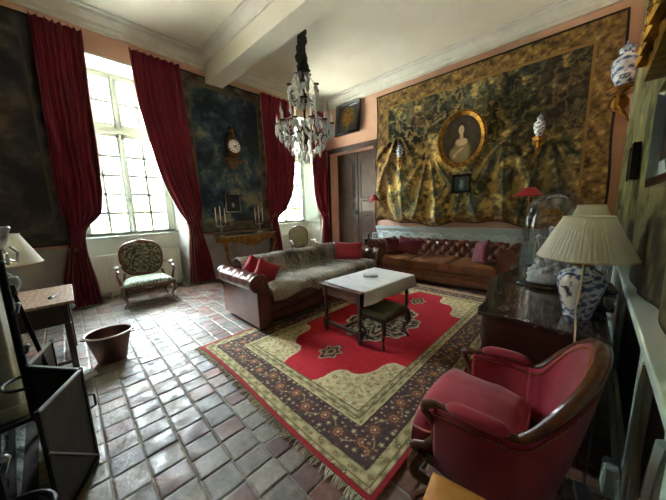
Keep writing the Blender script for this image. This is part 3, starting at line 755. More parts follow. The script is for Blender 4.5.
MB().box(.1585, .1605, -.005, .005, -.02, .1, Matrix.Rotation(math.radians(-130), 4, 'X')).box(.1585, .1605, -.007, .007, -.02, .07, Matrix.Rotation(math.radians(-75), 4, 'X')).build('hands', MT['black'], d)
MB().lathe([(.0001, .45), (.03, .4), (.02, .36), (.05, .32)], 12).ball((.04, 0, .36), (.05, .06, .05), 8).build('finial', MT['gold'], t)
m = MB()
for z, w in ((-.27, .22), (-.3, .24), (-.34, .2), (-.42, .12), (-.5, .04)): pass
m.loft([[(0, -w, z), (.14*w/.24, -w*.8, z), (.18*w/.24, 0, z), (.14*w/.24, w*.8, z), (0, w, z)] for z, w in ((-.26, .22), (-.29, .25), (-.33, .22), (-.42, .12), (-.5, .03))], closed=True, capends=True)
m.tube([(.12, -.24, -.28), (.16, -.12, -.33), (.19, 0, -.3), (.16, .12, -.33), (.12, .24, -.28)], .014, 6)
m.build('wall_bracket', MT['clockcase'], t)

# ------------------------------------------------------------------ framed pictures
def frame_mesh(w, h, fw, d, m=None):
    """frame in local XZ plane facing -Y, stepped profile"""
    m = m or MB(); pr = [(0, 0), (0, -d), (fw*.25, -d*1.05), (fw*.45, -d*.7), (fw*.8, -d*.75), (fw, -d*.3), (fw, 0)]
    cs = [(-1, -1), (1, -1), (1, 1), (-1, 1)]; rows = []
    for sx, sz in cs+[cs[0]]: rows.append([(sx*(w/2-a), y, sz*(h/2-a)) for a, y in pr])
    m.loft(rows, closed=True); return m
def canvas_obj(parent, w, h, fn, name='canvas', y=-.006, res=60):
    U, V = np.meshgrid(np.linspace(-1, 1, res), np.linspace(-1, 1, res), indexing='xy')
    return grid_obj(name, U*w/2, 0*U+y, V*h/2, fn(U, V), MT['canvas'], parent)
def pic_bronze(U, V):
    n = fbm(U*7+5, V*7+5, 3, 4); C = palette(n*.6, [(14, 14, 16), (34, 30, 26)])
    k = np.exp(-((U/.62)**2+(V/.7)**2)**2)*ss(.38, .6, fbm(np.abs(U)*6+2, V*6+9, 17, 3)+.12*np.exp(-(U/.3)**2)); C = mixc(C, (196, 150, 66), k)
    return C
t = thing('gilt_relief_picture', 'dark square frame with gilt crest ornament hung above the door', 'picture', (-4.95, YB-.06, 3.96), 0)
f = frame_mesh(.86, .86, .1, .05).build('frame', MT['blackframe'], t, smooth=20)
o = canvas_obj(t, .68, .68, pic_bronze)
m = MB()
for s in (-1, 1):
    for i in range(5): m.tube([(s*.02, -.02, -.2+i*.09), (s*(.1+.03*i), -.035, -.16+i*.09), (s*(.17-.02*i), -.02, -.06+i*.08), (s*(.1), -.03, .0+i*.06)], .012, 6)
m.ball((0, -.03, 0), (.06, .03, .14), 8); m.build('crest', MT['gold'], t)
t.rotation_euler = (math.radians(-6), 0, 0)
# oval portrait
def oval_frame(ax, az, fw, d):
    m = MB(); pr = [(fw, 0), (fw, d), (fw*.7, d*1.15), (fw*.4, d*.8), (0, d*.5), (0, 0)]
    m.loft([[((ax+a)*math.cos(q), -y, (az+a)*math.sin(q)) for a, y in pr] for q in np.linspace(0, 2*PI, 65)], closed=True); return m
t = thing('oval_portrait', 'large oval gilt framed portrait of a pale lady on the back wall tapestry', 'painting', (-1.88, YB-.19, 2.82), 0)
f = oval_frame(.375, .46, .1, .06).build('frame', MT['gold'], t)
m = MB()
for i in range(44):
    a = 2*PI*i/44; m.ball((.445*math.cos(a), -.068, .53*math.sin(a)), (.022, .014, .022), 6)
m.build('carved_beads', MT['gold'], f)
def portrait(U, V):
    n = fbm(U*5+3, V*5+3, 7, 4); C = palette(n, [(34, 28, 22), (54, 44, 34), (70, 60, 46)])
    e = lambda cx, cz, a, b, rot=0: (((U-cx)*math.cos(rot)+(V-cz)*math.sin(rot))/a)**2+((-(U-cx)*math.sin(rot)+(V-cz)*math.cos(rot))/b)**2
    k = lambda q, s=.15: ss(1+s, 1-s, q)
    C = mixc(C, (62, 58, 44), k(e(.1, -.75, .75, .6)))           # dark shawl
    C = mixc(C, (132, 122, 88), k(e(.02, -.55, .44, .5), .5))    # dress
    C = mixc(C, (146, 134, 94), k(e(-.35, -.62, .2, .28, .5), .3))
    C = mixc(C, (204, 178, 146), k(e(.02, -.12, .3, .16), .3))   # shoulders
    C = mixc(C, (200, 172, 140), k(e(.02, .12, .085, .2)))       # neck
    C = mixc(C, (44, 32, 24), k(e(.04, .46, .21, .24)))          # hair
    C = mixc(C, (212, 184, 152), k(e(.0, .38, .135, .19)))       # face
    for s in (-1, 1): C = mixc(C, (80, 56, 44), k(e(s*.05, .4, .025, .012), .5))
    C = mixc(C, (150, 80, 66), k(e(0, .28, .03, .012), .5))
    C = mixc(C, (188, 160, 128), k(e(-.12, -.5, .3, .06, .5), .3))
    C = mixc(C, (206, 180, 148), k(e(-.3, -.68, .12, .05, .4), .3))
    return C*(.85+.3*n[..., None])
rr = np.linspace(0.001, 1, 50); an = np.linspace(0, 2*PI, 90); Rr, An = np.meshgrid(rr, an, indexing='ij')
Uo, Vo = Rr*np.cos(An), Rr*np.sin(An); grid_obj('painted_portrait', Uo*.385, 0*Uo-.01, Vo*.47, portrait(Uo, Vo), MT['canvas'], t)
# small icon-like picture below it
t = thing('small_dark_picture', 'small dark framed picture with pale blue figure below the oval portrait', 'picture', (-1.83, YB-.21, 1.93), 0)
frame_mesh(.38, .38, .05, .035).build('frame', MT['blackframe'], t, smooth=20)
def pic_blue(U, V):
    n = fbm(U*6+1, V*6+1, 9, 4); C = palette(n, [(22, 26, 30), (44, 54, 62), (70, 80, 88)])
    return mixc(C, (130, 160, 176), np.exp(-((U/.28)**2+((V+.1)/.6)**2)**1.5)*ss(.35, .6, n+.1))
canvas_obj(t, .3, .3, pic_blue)
# little picture under the clock
t = thing('framed_miniature', 'small black picture with thin silver frame under the wall clock', 'picture', (XL+.075, 2.99, 1.69), PI/2)
frame_mesh(.36, .42, .022, .025).build('frame', MT['silver'], t, smooth=20)
def pic_min(U, V):
    n = fbm(U*5, V*5, 19, 3); C = palette(n, [(12, 12, 14), (26, 26, 28)])
    return mixc(C, (150, 140, 120), ss(1.2, .8, (U/.2)**2+((V+.25)/.28)**2))
canvas_obj(t, .33, .39, pic_min, res=40)

# vases on little gilt brackets
def delft_cols(U, V, seed, dens=1.0):
    n = fbm(U*9*dens, V*9*dens, seed, 3); n2 = fbm(U*26*dens, V*26*dens, seed+4, 2)
    k = ss(-.1, .3, np.sin(U*11*dens+4*n)*np.sin(V*26*dens+3*n)+(n2-.5)*1.6)
    C = palette(n2, [(184, 198, 212), (222, 230, 236)]); C = mixc(C, (44, 74, 140), k*.9)
    return mixc(C, (22, 34, 92), ss(.72, .8, n2)*.8)
def vase_body(parent, prof, seed, seg=48, name='body', dens=1.0, cart=False):
    z = np.array([p[1] for p in prof]); r = np.array([p[0] for p in prof]); s = np.linspace(0, 1, 60)
    zi = np.interp(s, np.linspace(0, 1, len(z)), z); ri = np.interp(s, np.linspace(0, 1, len(r)), r)
    for _ in range(4): ri = np.convolve(np.pad(ri, 1, mode='edge'), [.25, .5, .25], 'valid')
    A = np.linspace(0, 2*PI, seg+1)[:-1]; R_, A_ = np.meshgrid(ri, A, indexing='ij'); Z_ = np.repeat(zi[:, None], seg, 1)
    C = delft_cols(np.abs(((A_/PI) % 2)-1)*1.2, Z_/(z.max()), seed, dens)
    if cart:
        a2 = (A_+PI/2+.5+PI) % (2*PI)-PI; e = (a2/.62)**2+((Z_/z.max()-.5)/.36)**2
        n = fbm(a2*6+20, Z_*30, 44, 3); C2 = palette(n*.5+.5, [(206, 206, 196), (226, 226, 214)]); C2 = mixc(C2, (60, 60, 66), ss(.56, .66, n))
        C = np.where((e < 1)[..., None], C2, C); C = np.where((np.abs(e-1.05) < .1)[..., None], lin((50, 70, 130)), C)
    return grid_obj(name, R_*np.cos(A_), R_*np.sin(A_), Z_, C, MT['delft'], parent, closed_u=True)
def bracket_mesh(w, d, h):
    m = MB()
    m.prism([(-w/2, 0), (w/2, 0), (w*.42, -d*.7), (0, -d), (-w*.42, -d*.7)], -.02, 0, lambda a, b, q: (a, b, q))
    m.prism([(-w*.42, 0), (w*.42, 0), (w*.34, -d*.6), (0, -d*.85), (-w*.34, -d*.6)], -.05, -.02, lambda a, b, q: (a, b, q))
    for s in (-1, 1):
        m.tube([(s*w*.35, -d*.3, -.05), (s*w*.3, -d*.6, -.1), (s*w*.12, -d*.55, -h*.5), (s*w*.16, -d*.4, -h*.7), (0, -d*.15, -h)], [.022, .026, .02, .018, .012], 8)
        m.tube([(s*(w*.2+.04*math.cos(a)), -d*.6, -.12+.04*math.sin(a)) for a in np.linspace(0, 5, 12)], .012, 6)
    m.ball((0, -d*.5, -h*.45), (w*.16, d*.3, h*.25), 8); return m
def vase_on_bracket(lab_v, lab_b, loc, rz, h, w, bm_, seed):
    b = thing('wall_bracket', lab_b, 'bracket', loc, rz, ); bracket_mesh(w, w*.75, h*.75).build('carved_shelf', bm_, b)
    v_ = thing('porcelain_vase', lab_v, 'vase', tuple(Vector(loc)+Matrix.Rotation(rz, 3, 'Z') @ Vector((0, -w*.36, .001))), rz)
    r = h*.24
    vase_body(v_, [(r*.55, 0), (r*.5, h*.06), (r*.85, h*.25), (r, h*.45), (r*.9, h*.6), (r*.45, h*.72), (r*.5, h*.78)], seed, 32)
    MB().lathe([(r*.55, h*.78), (r*.6, h*.82), (r*.3, h*.9), (r*.08, h*.94), (r*.14, h*.97), (.001, h)], 20).build('lid', MT['delft_plain'], v_)
MT['delft_plain'] = mat('blue_grey_porcelain', (170, 188, 204), .2, c2=(80, 110, 160), vs=30, coat=.4)
vase_on_bracket('slim blue and white lidded vase at the left of the oval portrait', 'small gilt bracket carrying the vase left of the oval portrait', (-3.22, YB-.2, 2.64), 0, .34, .2, MT['gold'], 3)
vase_on_bracket('blue and white lidded vase at the right of the oval portrait', 'small gilt bracket carrying the vase right of the oval portrait', (-.6, YB-.14, 2.62), 0, .38, .2, MT['gold'], 13)
vase_on_bracket('large grey blue porcelain jar high in the right corner', 'carved walnut and gilt bracket shelf under the jar in the right corner', (xr(5.3)-.0, 5.3, 2.93), -PI/2, .56, .38, MT['walnutgilt'] if 'walnutgilt' in MT else MT['gold'], 23)

# big gilt mirror, black frames on the right wall
def right_frame(name, label, cat, y0, y1, z0, z1, fw, d, fm, inner, off=.055, lean=0, nm='frame'):
    yc = (y0+y1)/2; t = thing(name, label, cat, (xr(yc)-off, yc, z0), -PI/2+math.atan(.036)*-1)
    w, h = y1-y0, z1-z0
    m = frame_mesh(w, h, fw, d); m.v = [(x, y, z+h/2) for x, y, z in m.v]; f = m.build('frame', fm, t, smooth=20)
    MB().box(-w/2+fw*.8, w/2-fw*.8, -.012, -.004, fw*.8, h-fw*.8).build(nm, inner, t)
    if lean: t.rotation_euler[0] = lean
    return t, f
t, f = right_frame('gilt_mirror', 'tall carved gilt frame high on the right wall cut by the picture edge', 'mirror', .4, 1.65, 1.95, 3.6, .16, .1, MT['gold'], mat('old_mirror', (150, 150, 140), .08, 1), nm='mirror_glass')
m = MB()
for k in range(46):
    z = .04+k*.035; m.ball((-.625+.1, -.11, z), (.016, .016, .014), 6)
for k in range(9):
    z = .1+k*.18; m.tube([(-.62+.03+.045*math.sin(q_), -.11, z+.085*(1-math.cos(q_))) for q_ in np.linspace(-.6, 3.4, 12)], [.004+.012*math.sin(PI*q_/11) for q_ in range(12)], 8)
for k in range(10):
    x = -.54+k*.11; m.tube([(x, -.1, .06), (x+.05, -.12, .03), (x+.08, -.1, .08)], .018, 6)
q = m.build('carved_beads', MT['gold'], f); q['kind'] = 'stuff'
right_frame('ebony_framed_picture', 'thick glossy black picture frame on the olive tapestry nearest the camera', 'picture', .8, 1.5, 1.54, 1.88, .1, .07, MT['blackframe'], mat('dark_print', (34, 32, 30), .3), off=.055, nm='print')
right_frame('small_black_frame', 'narrow small black frame behind the larger one on the olive tapestry', 'picture', 2.9, 3.2, 1.64, 1.9, .04, .04, MT['blackframe'], mat('grey_print', (74, 72, 62), .4), off=.055, nm='print')

# ------------------------------------------------------------------ chesterfield sofas
def tufted_roll(m, L, axis_f, R=.105, inner_z=.42, top=.72, depth_in=.13, pitch=.1, n_per=8, sag=0):
    """profile swept along length L; axis_f(s, o, z) -> xyz ; o = outward (away from the seat)"""
    prof = []; ob = depth_in
    for k in range(9): prof.append((.0+.03*k/8, inner_z-.08+(top-R*1.2-inner_z+.08)*k/8, 1.0))
    for a in np.linspace(PI, -PI*.42, 16): prof.append((.03+R+R*1.02*math.cos(a), top-R+R*math.sin(a), 1.0 if a > PI*.2 else .25))
    ox = .03+R*1.3
    prof += [(ox, top-R*1.75, 0), (ox+.0, .3, 0), (ox, .06, 0)]
    ns = int(L/(pitch/n_per)); rows = []
    acc = [0]
    for i in range(1, len(prof)): acc.append(acc[-1]+math.hypot(prof[i][0]-prof[i-1][0], prof[i][1]-prof[i-1][1]))
    cx, cz = .03+R, top-R
    for i in range(ns+1):
        s = L*i/ns; row = []
        for (o, z, w), a in zip(prof, acc):
            u = s/pitch; v = a/(pitch*1.25)
            # diamond lattice: buttons at integer sums
            p, q = u+v, u-v
            dep = (abs(math.sin(PI*p*.5))*abs(math.sin(PI*q*.5)))**.45
            k = .042*w*(1-dep)
            # normal approx
            if z > cz-.02: nx, nz = o-cx, z-cz; nl = math.hypot(nx, nz) or 1; nx /= nl; nz /= nl
            else: nx, nz = -1, 0
            row.append(axis_f(s, o-nx*k, z-nz*k))
        rows.append(row)
    m.loft(rows)
    return prof
def chesterfield(label, loc, rz, L, D, body, seatm, seat_n=3, top=.72, R=.105):
    t = thing('chesterfield_sofa', label, 'sofa', loc, rz)
    hx, hy = L/2, D/2; T = .03+R*1.3
    # base plinth, mouldings
    m = MB().box(-hx+.06, hx-.06, -hy+.03, hy-.06, .06, .3); m.build('base', body, t, bevel=.015)
    m = MB().box(-hx+T, hx-T, -hy+.005, -hy+.05, .1, .2).box(-hx+T, hx-T, -hy-.0, -hy+.04, .21, .29); m.build('front_rail', body, t, bevel=.012, seg=3)
    m = MB(); yb = hy-T
    tufted_roll(m, L-2*T+.0, lambda s, o, z: (-hx+T+s, yb+o, z), top=top, R=R); m.build('backrest', body, t)
    for sx in (-1, 1):
        m = MB(); La = D-.02
        pr = tufted_roll(m, La, lambda s, o, z, sx=sx: (sx*(hx-T+o), -hy+.01+s, z), top=top, R=R); ob = m.build('arm', body, t)
        # scroll facing at the front of the arm
        poly = [(sx*(hx-T+o), z) for o, z, w in pr]; poly.append((sx*(hx-T), .06))
        f = MB().prism(poly, -hy-.012, -hy+.012, lambda a, b, d: (a, d, b)); fo = f.build('arm_facing', body, ob, bevel=.004)
        MB().tube([(a, -hy-.014, b) for a, b in poly], .0075, 6).build('piping', body, ob)
        cx = hx-T+.03+R; MB().tube([(sx*(cx+(.075-.008*q)*math.cos(q*sx if 0 else q)), -hy-.015, top-R+(.075-.008*q)*math.sin(q)) for q in np.linspace(0, 7.5, 26)], .005, 5).build('scroll_piping', body, ob)
        # closing panel at the back of the arm
        MB().prism(poly, hy-.03, hy-.012, lambda a, b, d: (a, d, b)).build('back_facing', body, ob)
    W = (L-2*T)/seat_n; r = random.Random(3)
    for i in range(seat_n):
        c = MB(); x0 = -hx+T+W*i+.004; x1 = x0+W-.008; y0, y1 = -hy-.005, yb+.02
        nu = 16; rows = []
        a = np.linspace(-1, 1, nu)
        top_r = []
        for tt in a:
            top_r.append([((x0+x1)/2+(x1-x0)/2*u, (y0+y1)/2+(y1-y0)/2*tt, .435+.05*((1-abs(u)**5)*(1-abs(tt)**5))**.5-.02*math.exp(-(u*u+tt*tt)*2)+r.uniform(-.003, .003)) for u in a])
        c.loft(top_r)
        bot = [[(p[0], p[1], .3) for p in rw_] for rw_ in (top_r[0], top_r[-1])]
        c.loft([[p for p in top_r[0]], bot[0]]); c.loft([[p for p in top_r[-1]], bot[1]])
        c.loft([[q[0] for q in top_r], [(q[0][0], q[0][1], .3) for q in top_r]]); c.loft([[q[-1] for q in top_r], [(q[-1][0], q[-1][1], .3) for q in top_r]])
        c.build('seat_cushion', seatm, t, smooth=60)
    for sx in (-1, 1):
        for sy in (-1, 1): MB().lathe([(.02, 0), (.034, .02), (.036, .04), (.025, .065)], 12, (sx*(hx-.1), sy*(hy-.1), 0)).build('foot', MT['darkoak'], t)
    return t
def pillow(name, label, loc, rot, w, h, th, m, group=None, cat='cushion'):
    n = 22; a = np.linspace(-1, 1, n); U, V = np.meshgrid(a, a, indexing='ij')
    e = ((1-U**2)*(1-V**2))**.42*th/2*(1)
    pin = 1-.1*(1-np.abs(U))*np.abs(V)**2; pin2 = 1-.1*(1-np.abs(V))*np.abs(U)**2
    X = U*w/2*pin2; Z = V*h/2*pin; wr = .006*fbm(U*3+4, V*3+4, int(w*100) % 20, 3)
    b = MB(); top = [[(X[i, j], -e[i, j]-wr[i, j]*(e[i, j] > 1e-6), Z[i, j]) for j in range(n)] for i in range(n)]; bo = [[(X[i, j], e[i, j], Z[i, j]) for j in range(n)] for i in range(n)]
    b.loft(top); b.loft(bo); o = b.build(name, m, None, smooth=80)
    o.location = loc; o.rotation_euler = rot
    return tag(o, label, cat, group)
R_ = math.radians
S2 = chesterfield('brown button tufted leather chesterfield with three tan seat cushions against the back wall', (-2.0, 5.29, 0), R_(0), 2.6, .97, MT['leather'], MT['leatherseat'], top=.79, R=.12)
S1o = chesterfield('dark red brown leather chesterfield covered by a fur throw, facing the coffee table', (-3.22, 2.95, 0), R_(88), 2.62, .98, MT['leatherdark'], MT['leatherdark'], top=.74, R=.115)
# fur throw laid over the seat and back of the near sofa
def throw():
    hy = .49; T = .03+.115*1.3; yb = hy-T; L = 2.62-2*T
    prof = [(-.515, .38), (-.525, .43), (-.51, .485), (-.45, .512), (-.3, .52), (-.1, .505), (yb-.06, .512), (yb-.035, .56), (yb-.03, .64), (yb-.01, .72), (yb+.05, .765), (yb+.13, .785), (yb+.21, .765), (yb+.275, .7), (yb+.29, .6), (yb+.29, .48)]
    P = np.array(prof); acc = np.concatenate([[0], np.cumsum(np.hypot(*np.diff(P, axis=0).T))]); s = np.linspace(0, acc[-1], 150)
    Y = np.interp(s, acc, P[:, 0]); Z = np.interp(s, acc, P[:, 1])
    for _ in range(3): Y = np.convolve(np.pad(Y, 1, mode='edge'), [.25, .5, .25], 'valid'); Z = np.convolve(np.pad(Z, 1, mode='edge'), [.25, .5, .25], 'valid')
    ty = np.gradient(Y); tz = np.gradient(Z); n = np.hypot(ty, tz); ny, nz = -tz/n, ty/n
    x = np.linspace(-L/2+.03, L/2-.03, 260); X, S = np.meshgrid(x, s, indexing='xy')
    d = .03*(fbm(X*3, S*3, 4, 3)-.4)+.016*fbm(X*16, S*16, 8, 2)+.02*fbm(X*45, S*18, 12, 2)
    edge = ss(0, .08, S); wob = .035*np.sin(X*9+2*fbm(X*3, S*0, 6, 2))*(S < .12)*(1-S/.12)
    Yg = Y[:, None]+ny[:, None]*d; Zg = Z[:, None]+nz[:, None]*d+wob
    b = fbm(X*3.2+.4*S, S*.7, 30, 3); f = fbm(X*60, S*16, 33, 3)
    C = palette(np.clip((b-.3)*2.1+(f-.5)*.9, 0, 1), [(62, 57, 50), (118, 112, 100), (166, 160, 146), (196, 190, 176)])
    o = grid_obj('fur_throw', X, Yg, Zg, C, MT['fur'], None, thick=.012)
    o.location = (-3.22, 2.95, 0); o.rotation_euler = (0, 0, R_(88))
    tag(o, 'grey brown banded fur throw spread over the seat and back of the near sofa', 'throw')
throw()
def s1(x, y, z):   # point in the near sofa's frame
    M = Matrix.Translation((-3.22, 2.95, 0)) @ Matrix.Rotation(R_(88), 4, 'Z'); return tuple(M @ Vector((x, y, z)))
pillow('throw_cushion', 'small crimson cushion standing against the near arm of the fur covered sofa, further back', s1(-.98, .14, .68), (R_(-18), R_(40), R_(78)), .31, .31, .15, MT['red'], 'crimson cushions on the near sofa')
pillow('throw_cushion', 'crimson cushion standing on its corner at the front of the near sofa beside its arm', s1(-.98, -.18, .66), (R_(-12), R_(28), R_(66)), .33, .33, .16, MT['red'], 'crimson cushions on the near sofa')
pillow('throw_cushion', 'wide bright crimson cushion leaning in the far corner of the fur covered sofa', s1(.93, .0, .68), (R_(-14), 0, R_(88-62)), .56, .36, .16, MT['red'], 'crimson cushions on the near sofa')
pillow('throw_cushion', 'dark maroon cushion flat against the left arm of the tan seated sofa', (-2.93, 5.2, .64), (R_(-20), R_(6), R_(64)), .44, .36, .14, MT['maroon'], 'maroon cushions on the back sofa')
pillow('throw_cushion', 'maroon cushion leaning on the tufted back at the left of the tan seated sofa', (-2.66, 5.32, .65), (R_(-24), R_(12), R_(16)), .5, .36, .15, MT['maroon'], 'maroon cushions on the back sofa')
pillow('throw_cushion', 'maroon cushion leaning against the right arm of the tan seated sofa', (-1.2, 5.16, .66), (R_(-18), R_(-14), R_(-48)), .42, .42, .15, MT['maroon'], 'maroon cushions on the back sofa')

# ------------------------------------------------------------------ rug
def rug():
    W, L = 2.34, 3.75; x0, y0 = -2.98, .99
    t = thing('persian_rug', 'large cream persian rug with red lobed medallion and dark border under the coffee table', 'rug', (x0, y0, 0), R_(-1.5))
    nx, ny = 400, 630
    U, V = np.meshgrid(np.linspace(0, W, nx), np.linspace(0, L, ny), indexing='xy')
    inb = np.minimum(np.minimum(U, W-U), np.minimum(V, L-V))
    X = U-W/2; Y = V-L/2
    n = fbm(U*9, V*9, 2, 3); n2 = fbm(U*30, V*30, 6, 3); n3 = fbm(U*70, V*70, 8, 2)
    # field: cream with a dense lattice of little flowers and vines
    C = palette(np.clip(n2, 0, 1), [(168, 156, 112), (196, 184, 140), (214, 206, 166)])
    def cells(s, jit, seed):
        i = np.floor(U/s).astype(int); j = np.floor(V/s).astype(int); T = _T[seed]
        cx = (i+.5+jit*(T[i & 255, j & 255]-.5))*s; cy = (j+.5+jit*(T[(i+40) & 255, j & 255]-.5))*s
        return np.hypot(U-cx, V-cy), np.arctan2(V-cy, U-cx), T[(i+90) & 255, (j+31) & 255]
    def flowers(C, s, seed, cols, rad, mask=None, petals=5):
        d, a, h = cells(s, .55, seed); r = rad*(.75+.25*np.cos(petals*a))*(.7+.5*h); k = ss(r, r*.8, d)
        F = palette(h, cols); F = mixc(F, (210, 196, 150), ss(r*.4, r*.3, d)); 
        if mask is not None: k = k*mask
        return C*(1-k[..., None])+F*k[..., None]
    vine = np.abs(np.sin(U*38+3.5*np.sin(V*19))*np.cos(V*33+3*np.sin(U*22))); C = mixc(C, (128, 128, 82), ss(.14, .05, vine)*.7)
    C = flowers(C, .085, 20, [(128, 66, 48), (150, 92, 52), (92, 84, 56), (160, 112, 60)], .026)
    # red medallion with lobed outline
    aX, aY = np.abs(X), np.abs(Y)
    th = aX/1.22+aY/1.62; lob = .05*np.cos(aX*21)+.04*np.cos(aY*16)
    q = th+lob*.8
    red = ss(1.02, 1.0, q)
    Cr = palette(np.clip(n3*.6+n*.3, 0, 1), [(150, 8, 28), (182, 12, 36), (200, 18, 46)])
    C = C*(1-red[..., None])+Cr*red[..., None]
    C = mixc(C, (214, 204, 164), ss(.012, .006, np.abs(q-1.03))*.8)
    # central ornament
    ang = np.arctan2(Y*.8, X); rr = np.hypot(X/.4, Y/.55)*(1+.09*np.cos(8*ang)+.05*np.cos(16*ang)); k = ss(1.0, .97, rr)
    Cm = palette(np.clip(.35+.5*np.sin(rr*22+3*np.cos(ang*8))*1+(n2-.5), 0, 1), [(34, 30, 36), (74, 60, 50), (150, 138, 100), (196, 186, 146)])
    Cm = flowers(Cm, .1, 24, [(140, 40, 40), (180, 150, 100), (50, 60, 50)], .035)
    C = C*(1-k[..., None])+Cm*k[..., None]; C = mixc(C, (206, 194, 150), ss(.03, .01, np.abs(rr-1.0)))
    rr2 = np.hypot(X/.3, Y/.4); ring = ss(.04, .0, np.abs(rr2-1)); C = mixc(C, (150, 20, 34), ring*k)
    for sy in (-1, 1):       # pendants
        Yp = Y-sy*.98; a2 = np.arctan2(Yp, X); r2 = np.hypot(X/.11, Yp/.15)*(1+.16*np.cos(6*a2)); k = ss(1, .93, r2)
        P = palette(np.clip(.5+.5*np.sin(r2*14+n*5), 0, 1), [(44, 32, 34), (110, 84, 62), (176, 160, 118)]); C = C*(1-k[..., None])+P*k[..., None]
    # borders
    along = np.where(np.minimum(U, W-U) < np.minimum(V, L-V), V, U)
    def band(a, b): return (inb >= a) & (inb < b)
    cross = inb
    g1 = palette(np.clip(.5+.5*np.sin(along*46)*np.cos(cross*70)+(n2-.5)*.8, 0, 1), [(124, 118, 80), (168, 158, 114), (190, 180, 136)])
    g1 = flowers(g1, .07, 28, [(120, 50, 40), (90, 84, 50)], .018)
    cc = .235; w_ = np.abs(cross-cc)/.1
    md = palette(np.clip(n3, 0, 1), [(60, 44, 46), (84, 62, 60)])
    vn_ = np.abs(cross-cc-.05*np.sin(along*2*PI/.34)); md = mixc(md, (150, 134, 92), ss(.008, .004, vn_))
    ph = (along/.17+.25); ix = np.floor(ph); fx = (ph-ix-.5)*.17; side = np.where(ix.astype(int) % 2 == 0, 1, -1)
    fy = cross-cc-side*.022; d = np.hypot(fx, fy); aa = np.arctan2(fy, fx)
    for rad, col in ((.062, (116, 74, 60)), (.05, (40, 34, 44)), (.04, (168, 120, 78)), (.026, (120, 40, 44)), (.012, (196, 180, 134))):
        r_ = rad*(.88+.14*np.cos(8*aa)); md = mixc(md, col, ss(r_, r_*.9, d))
    md = flowers(md, .05, 32, [(150, 110, 84), (112, 70, 66), (168, 156, 116)], .02, mask=ss(.05, .07, d))
    C = np.where(band(.35, .44)[..., None], g1, C); C = np.where(band(.13, .34)[..., None], md, C); C = np.where(band(.03, .13)[..., None], g1, C)
    for e_, col in ((.03, (120, 12, 24)), (.06, (96, 92, 56)), (.13, (60, 44, 36)), (.34, (60, 44, 36)), (.352, (196, 186, 140)), (.395, (98, 92, 60)), (.44, (72, 60, 44))):
        C = mixc(C, col, ss(.007, .003, np.abs(inb-e_)))
    C = np.where((inb < .028)[..., None], lin((150, 26, 34)), C)
    C *= (.86+.28*n3)[..., None]
    Z = .012+.003*(n3-.5)+.004*fbm(U*2, V*2, 40, 2)
    Uw = U+.012*np.sin(V*2.2)*ss(.5, 0, np.minimum(U, W-U)); Vw = V+.015*np.sin(U*2.6)*ss(.4, 0, np.minimum(V, L-V))
    grid_obj('woven_pile', Uw, Vw, Z, C, MT['rug'], t, thick=.006)
    r = random.Random(9); m = MB()
    for e_, s in ((0, -1), (L, 1)):
        x = .005
        while x < W:
            ln = r.uniform(.03, .062); dx = r.uniform(-.025, .025); yy = e_+.015*math.sin(x*2.6)
            m.tube([(x, yy, .012), (x+dx*.5, yy+s*ln*.5, .014), (x+dx, yy+s*ln, .006)], [.0045, .004, .0025], 4); x += r.uniform(.009, .016)
    f = m.build('fringe', mat('cotton_fringe', (206, 198, 176), .95), t); f['kind'] = 'stuff'
rug()

# ------------------------------------------------------------------ coffee table + cloth + stool
TX, TY, TR = -1.86, 2.63, R_(-5)
t = thing('oak_coffee_table', 'dark oak table with turned legs and stretchers standing on the rug', 'table', (TX, TY, .012), TR)
hw, hl = .31, .49
MB().box(-hw-.02, hw+.02, -hl-.02, hl+.02, .585, .61).build('tabletop', MT['oak'], t, bevel=.008)
m = MB()
for s in (-1, 1): m.box(s*(hw-.03)-.012, s*(hw-.03)+.012, -hl+.05, hl-.05, .47, .585).box(-hw+.03, hw-.03, s*(hl-.03)-.012, s*(hl-.03)+.012, .47, .585)
m.build('apron', MT['oak'], t, bevel=.003)
for sx in (-1, 1):
    for sy in (-1, 1):
        x, y = sx*(hw-.035), sy*(hl-.035); m = MB().box(x-.03, x+.03, y-.03, y+.03, .45, .585).box(x-.028, x+.028, y-.028, y+.028, .07, .16)
        m.lathe([(.016, .16), (.026, .175), (.014, .19), (.024, .23), (.026, .27), (.016, .3), (.024, .315), (.014, .33), (.025, .38), (.022, .42), (.014, .435), (.024, .45)], 14, (x, y, 0))
        m.lathe([(.018, 0), (.028, .02), (.028, .05), (.016, .07)], 14, (x, y, 0)); m.build('leg', MT['darkoak'], t, smooth=35)
m = MB()
for s in (-1, 1): m.box(-hw+.06, hw-.06, s*(hl-.035)-.018, s*(hl-.035)+.018, .1, .135)
m.box(-.018, .018, -hl+.03, hl-.03, .1, .135); m.build('stretcher', MT['darkoak'], t, bevel=.004)
# cloth: runner laid over the table, falling over the long right side
Sx = np.concatenate([np.linspace(-hw-.0, hw+.015, 40), np.full(26, hw+.03)]); Sz = np.concatenate([np.full(40, .0), -np.linspace(.004, .15, 26)])
YY = np.linspace(-hl+.035, hl+.035, 80); Xc = np.repeat(Sx[None], 80, 0); Zc = np.repeat(Sz[None], 80, 0); Yc = np.repeat(YY[:, None], 66, 1)
k = np.clip(-Zc/.15, 0, 1); Xc = Xc+k*(.015+.012*np.sin(Yc*16)); Zc = Zc+.0015*np.sin(Yc*40)*(1-k)
Yc = Yc+k*.015*np.sign(Yc)*np.abs(Yc/hl)
o = grid_obj('table_runner', Xc, Yc, Zc+.6265, None, MT['white_cloth'], None, thick=.003); o.location = (TX, TY, 0); o.rotation_euler = (0, 0, TR)
tag(o, 'white damask cloth laid over the dark oak coffee table', 'tablecloth')
def at_table(x, y): v = Matrix.Rotation(TR, 3, 'Z') @ Vector((x, y, 0)); return TX+v.x, TY+v.y
px_, py_ = at_table(-.02, .08)
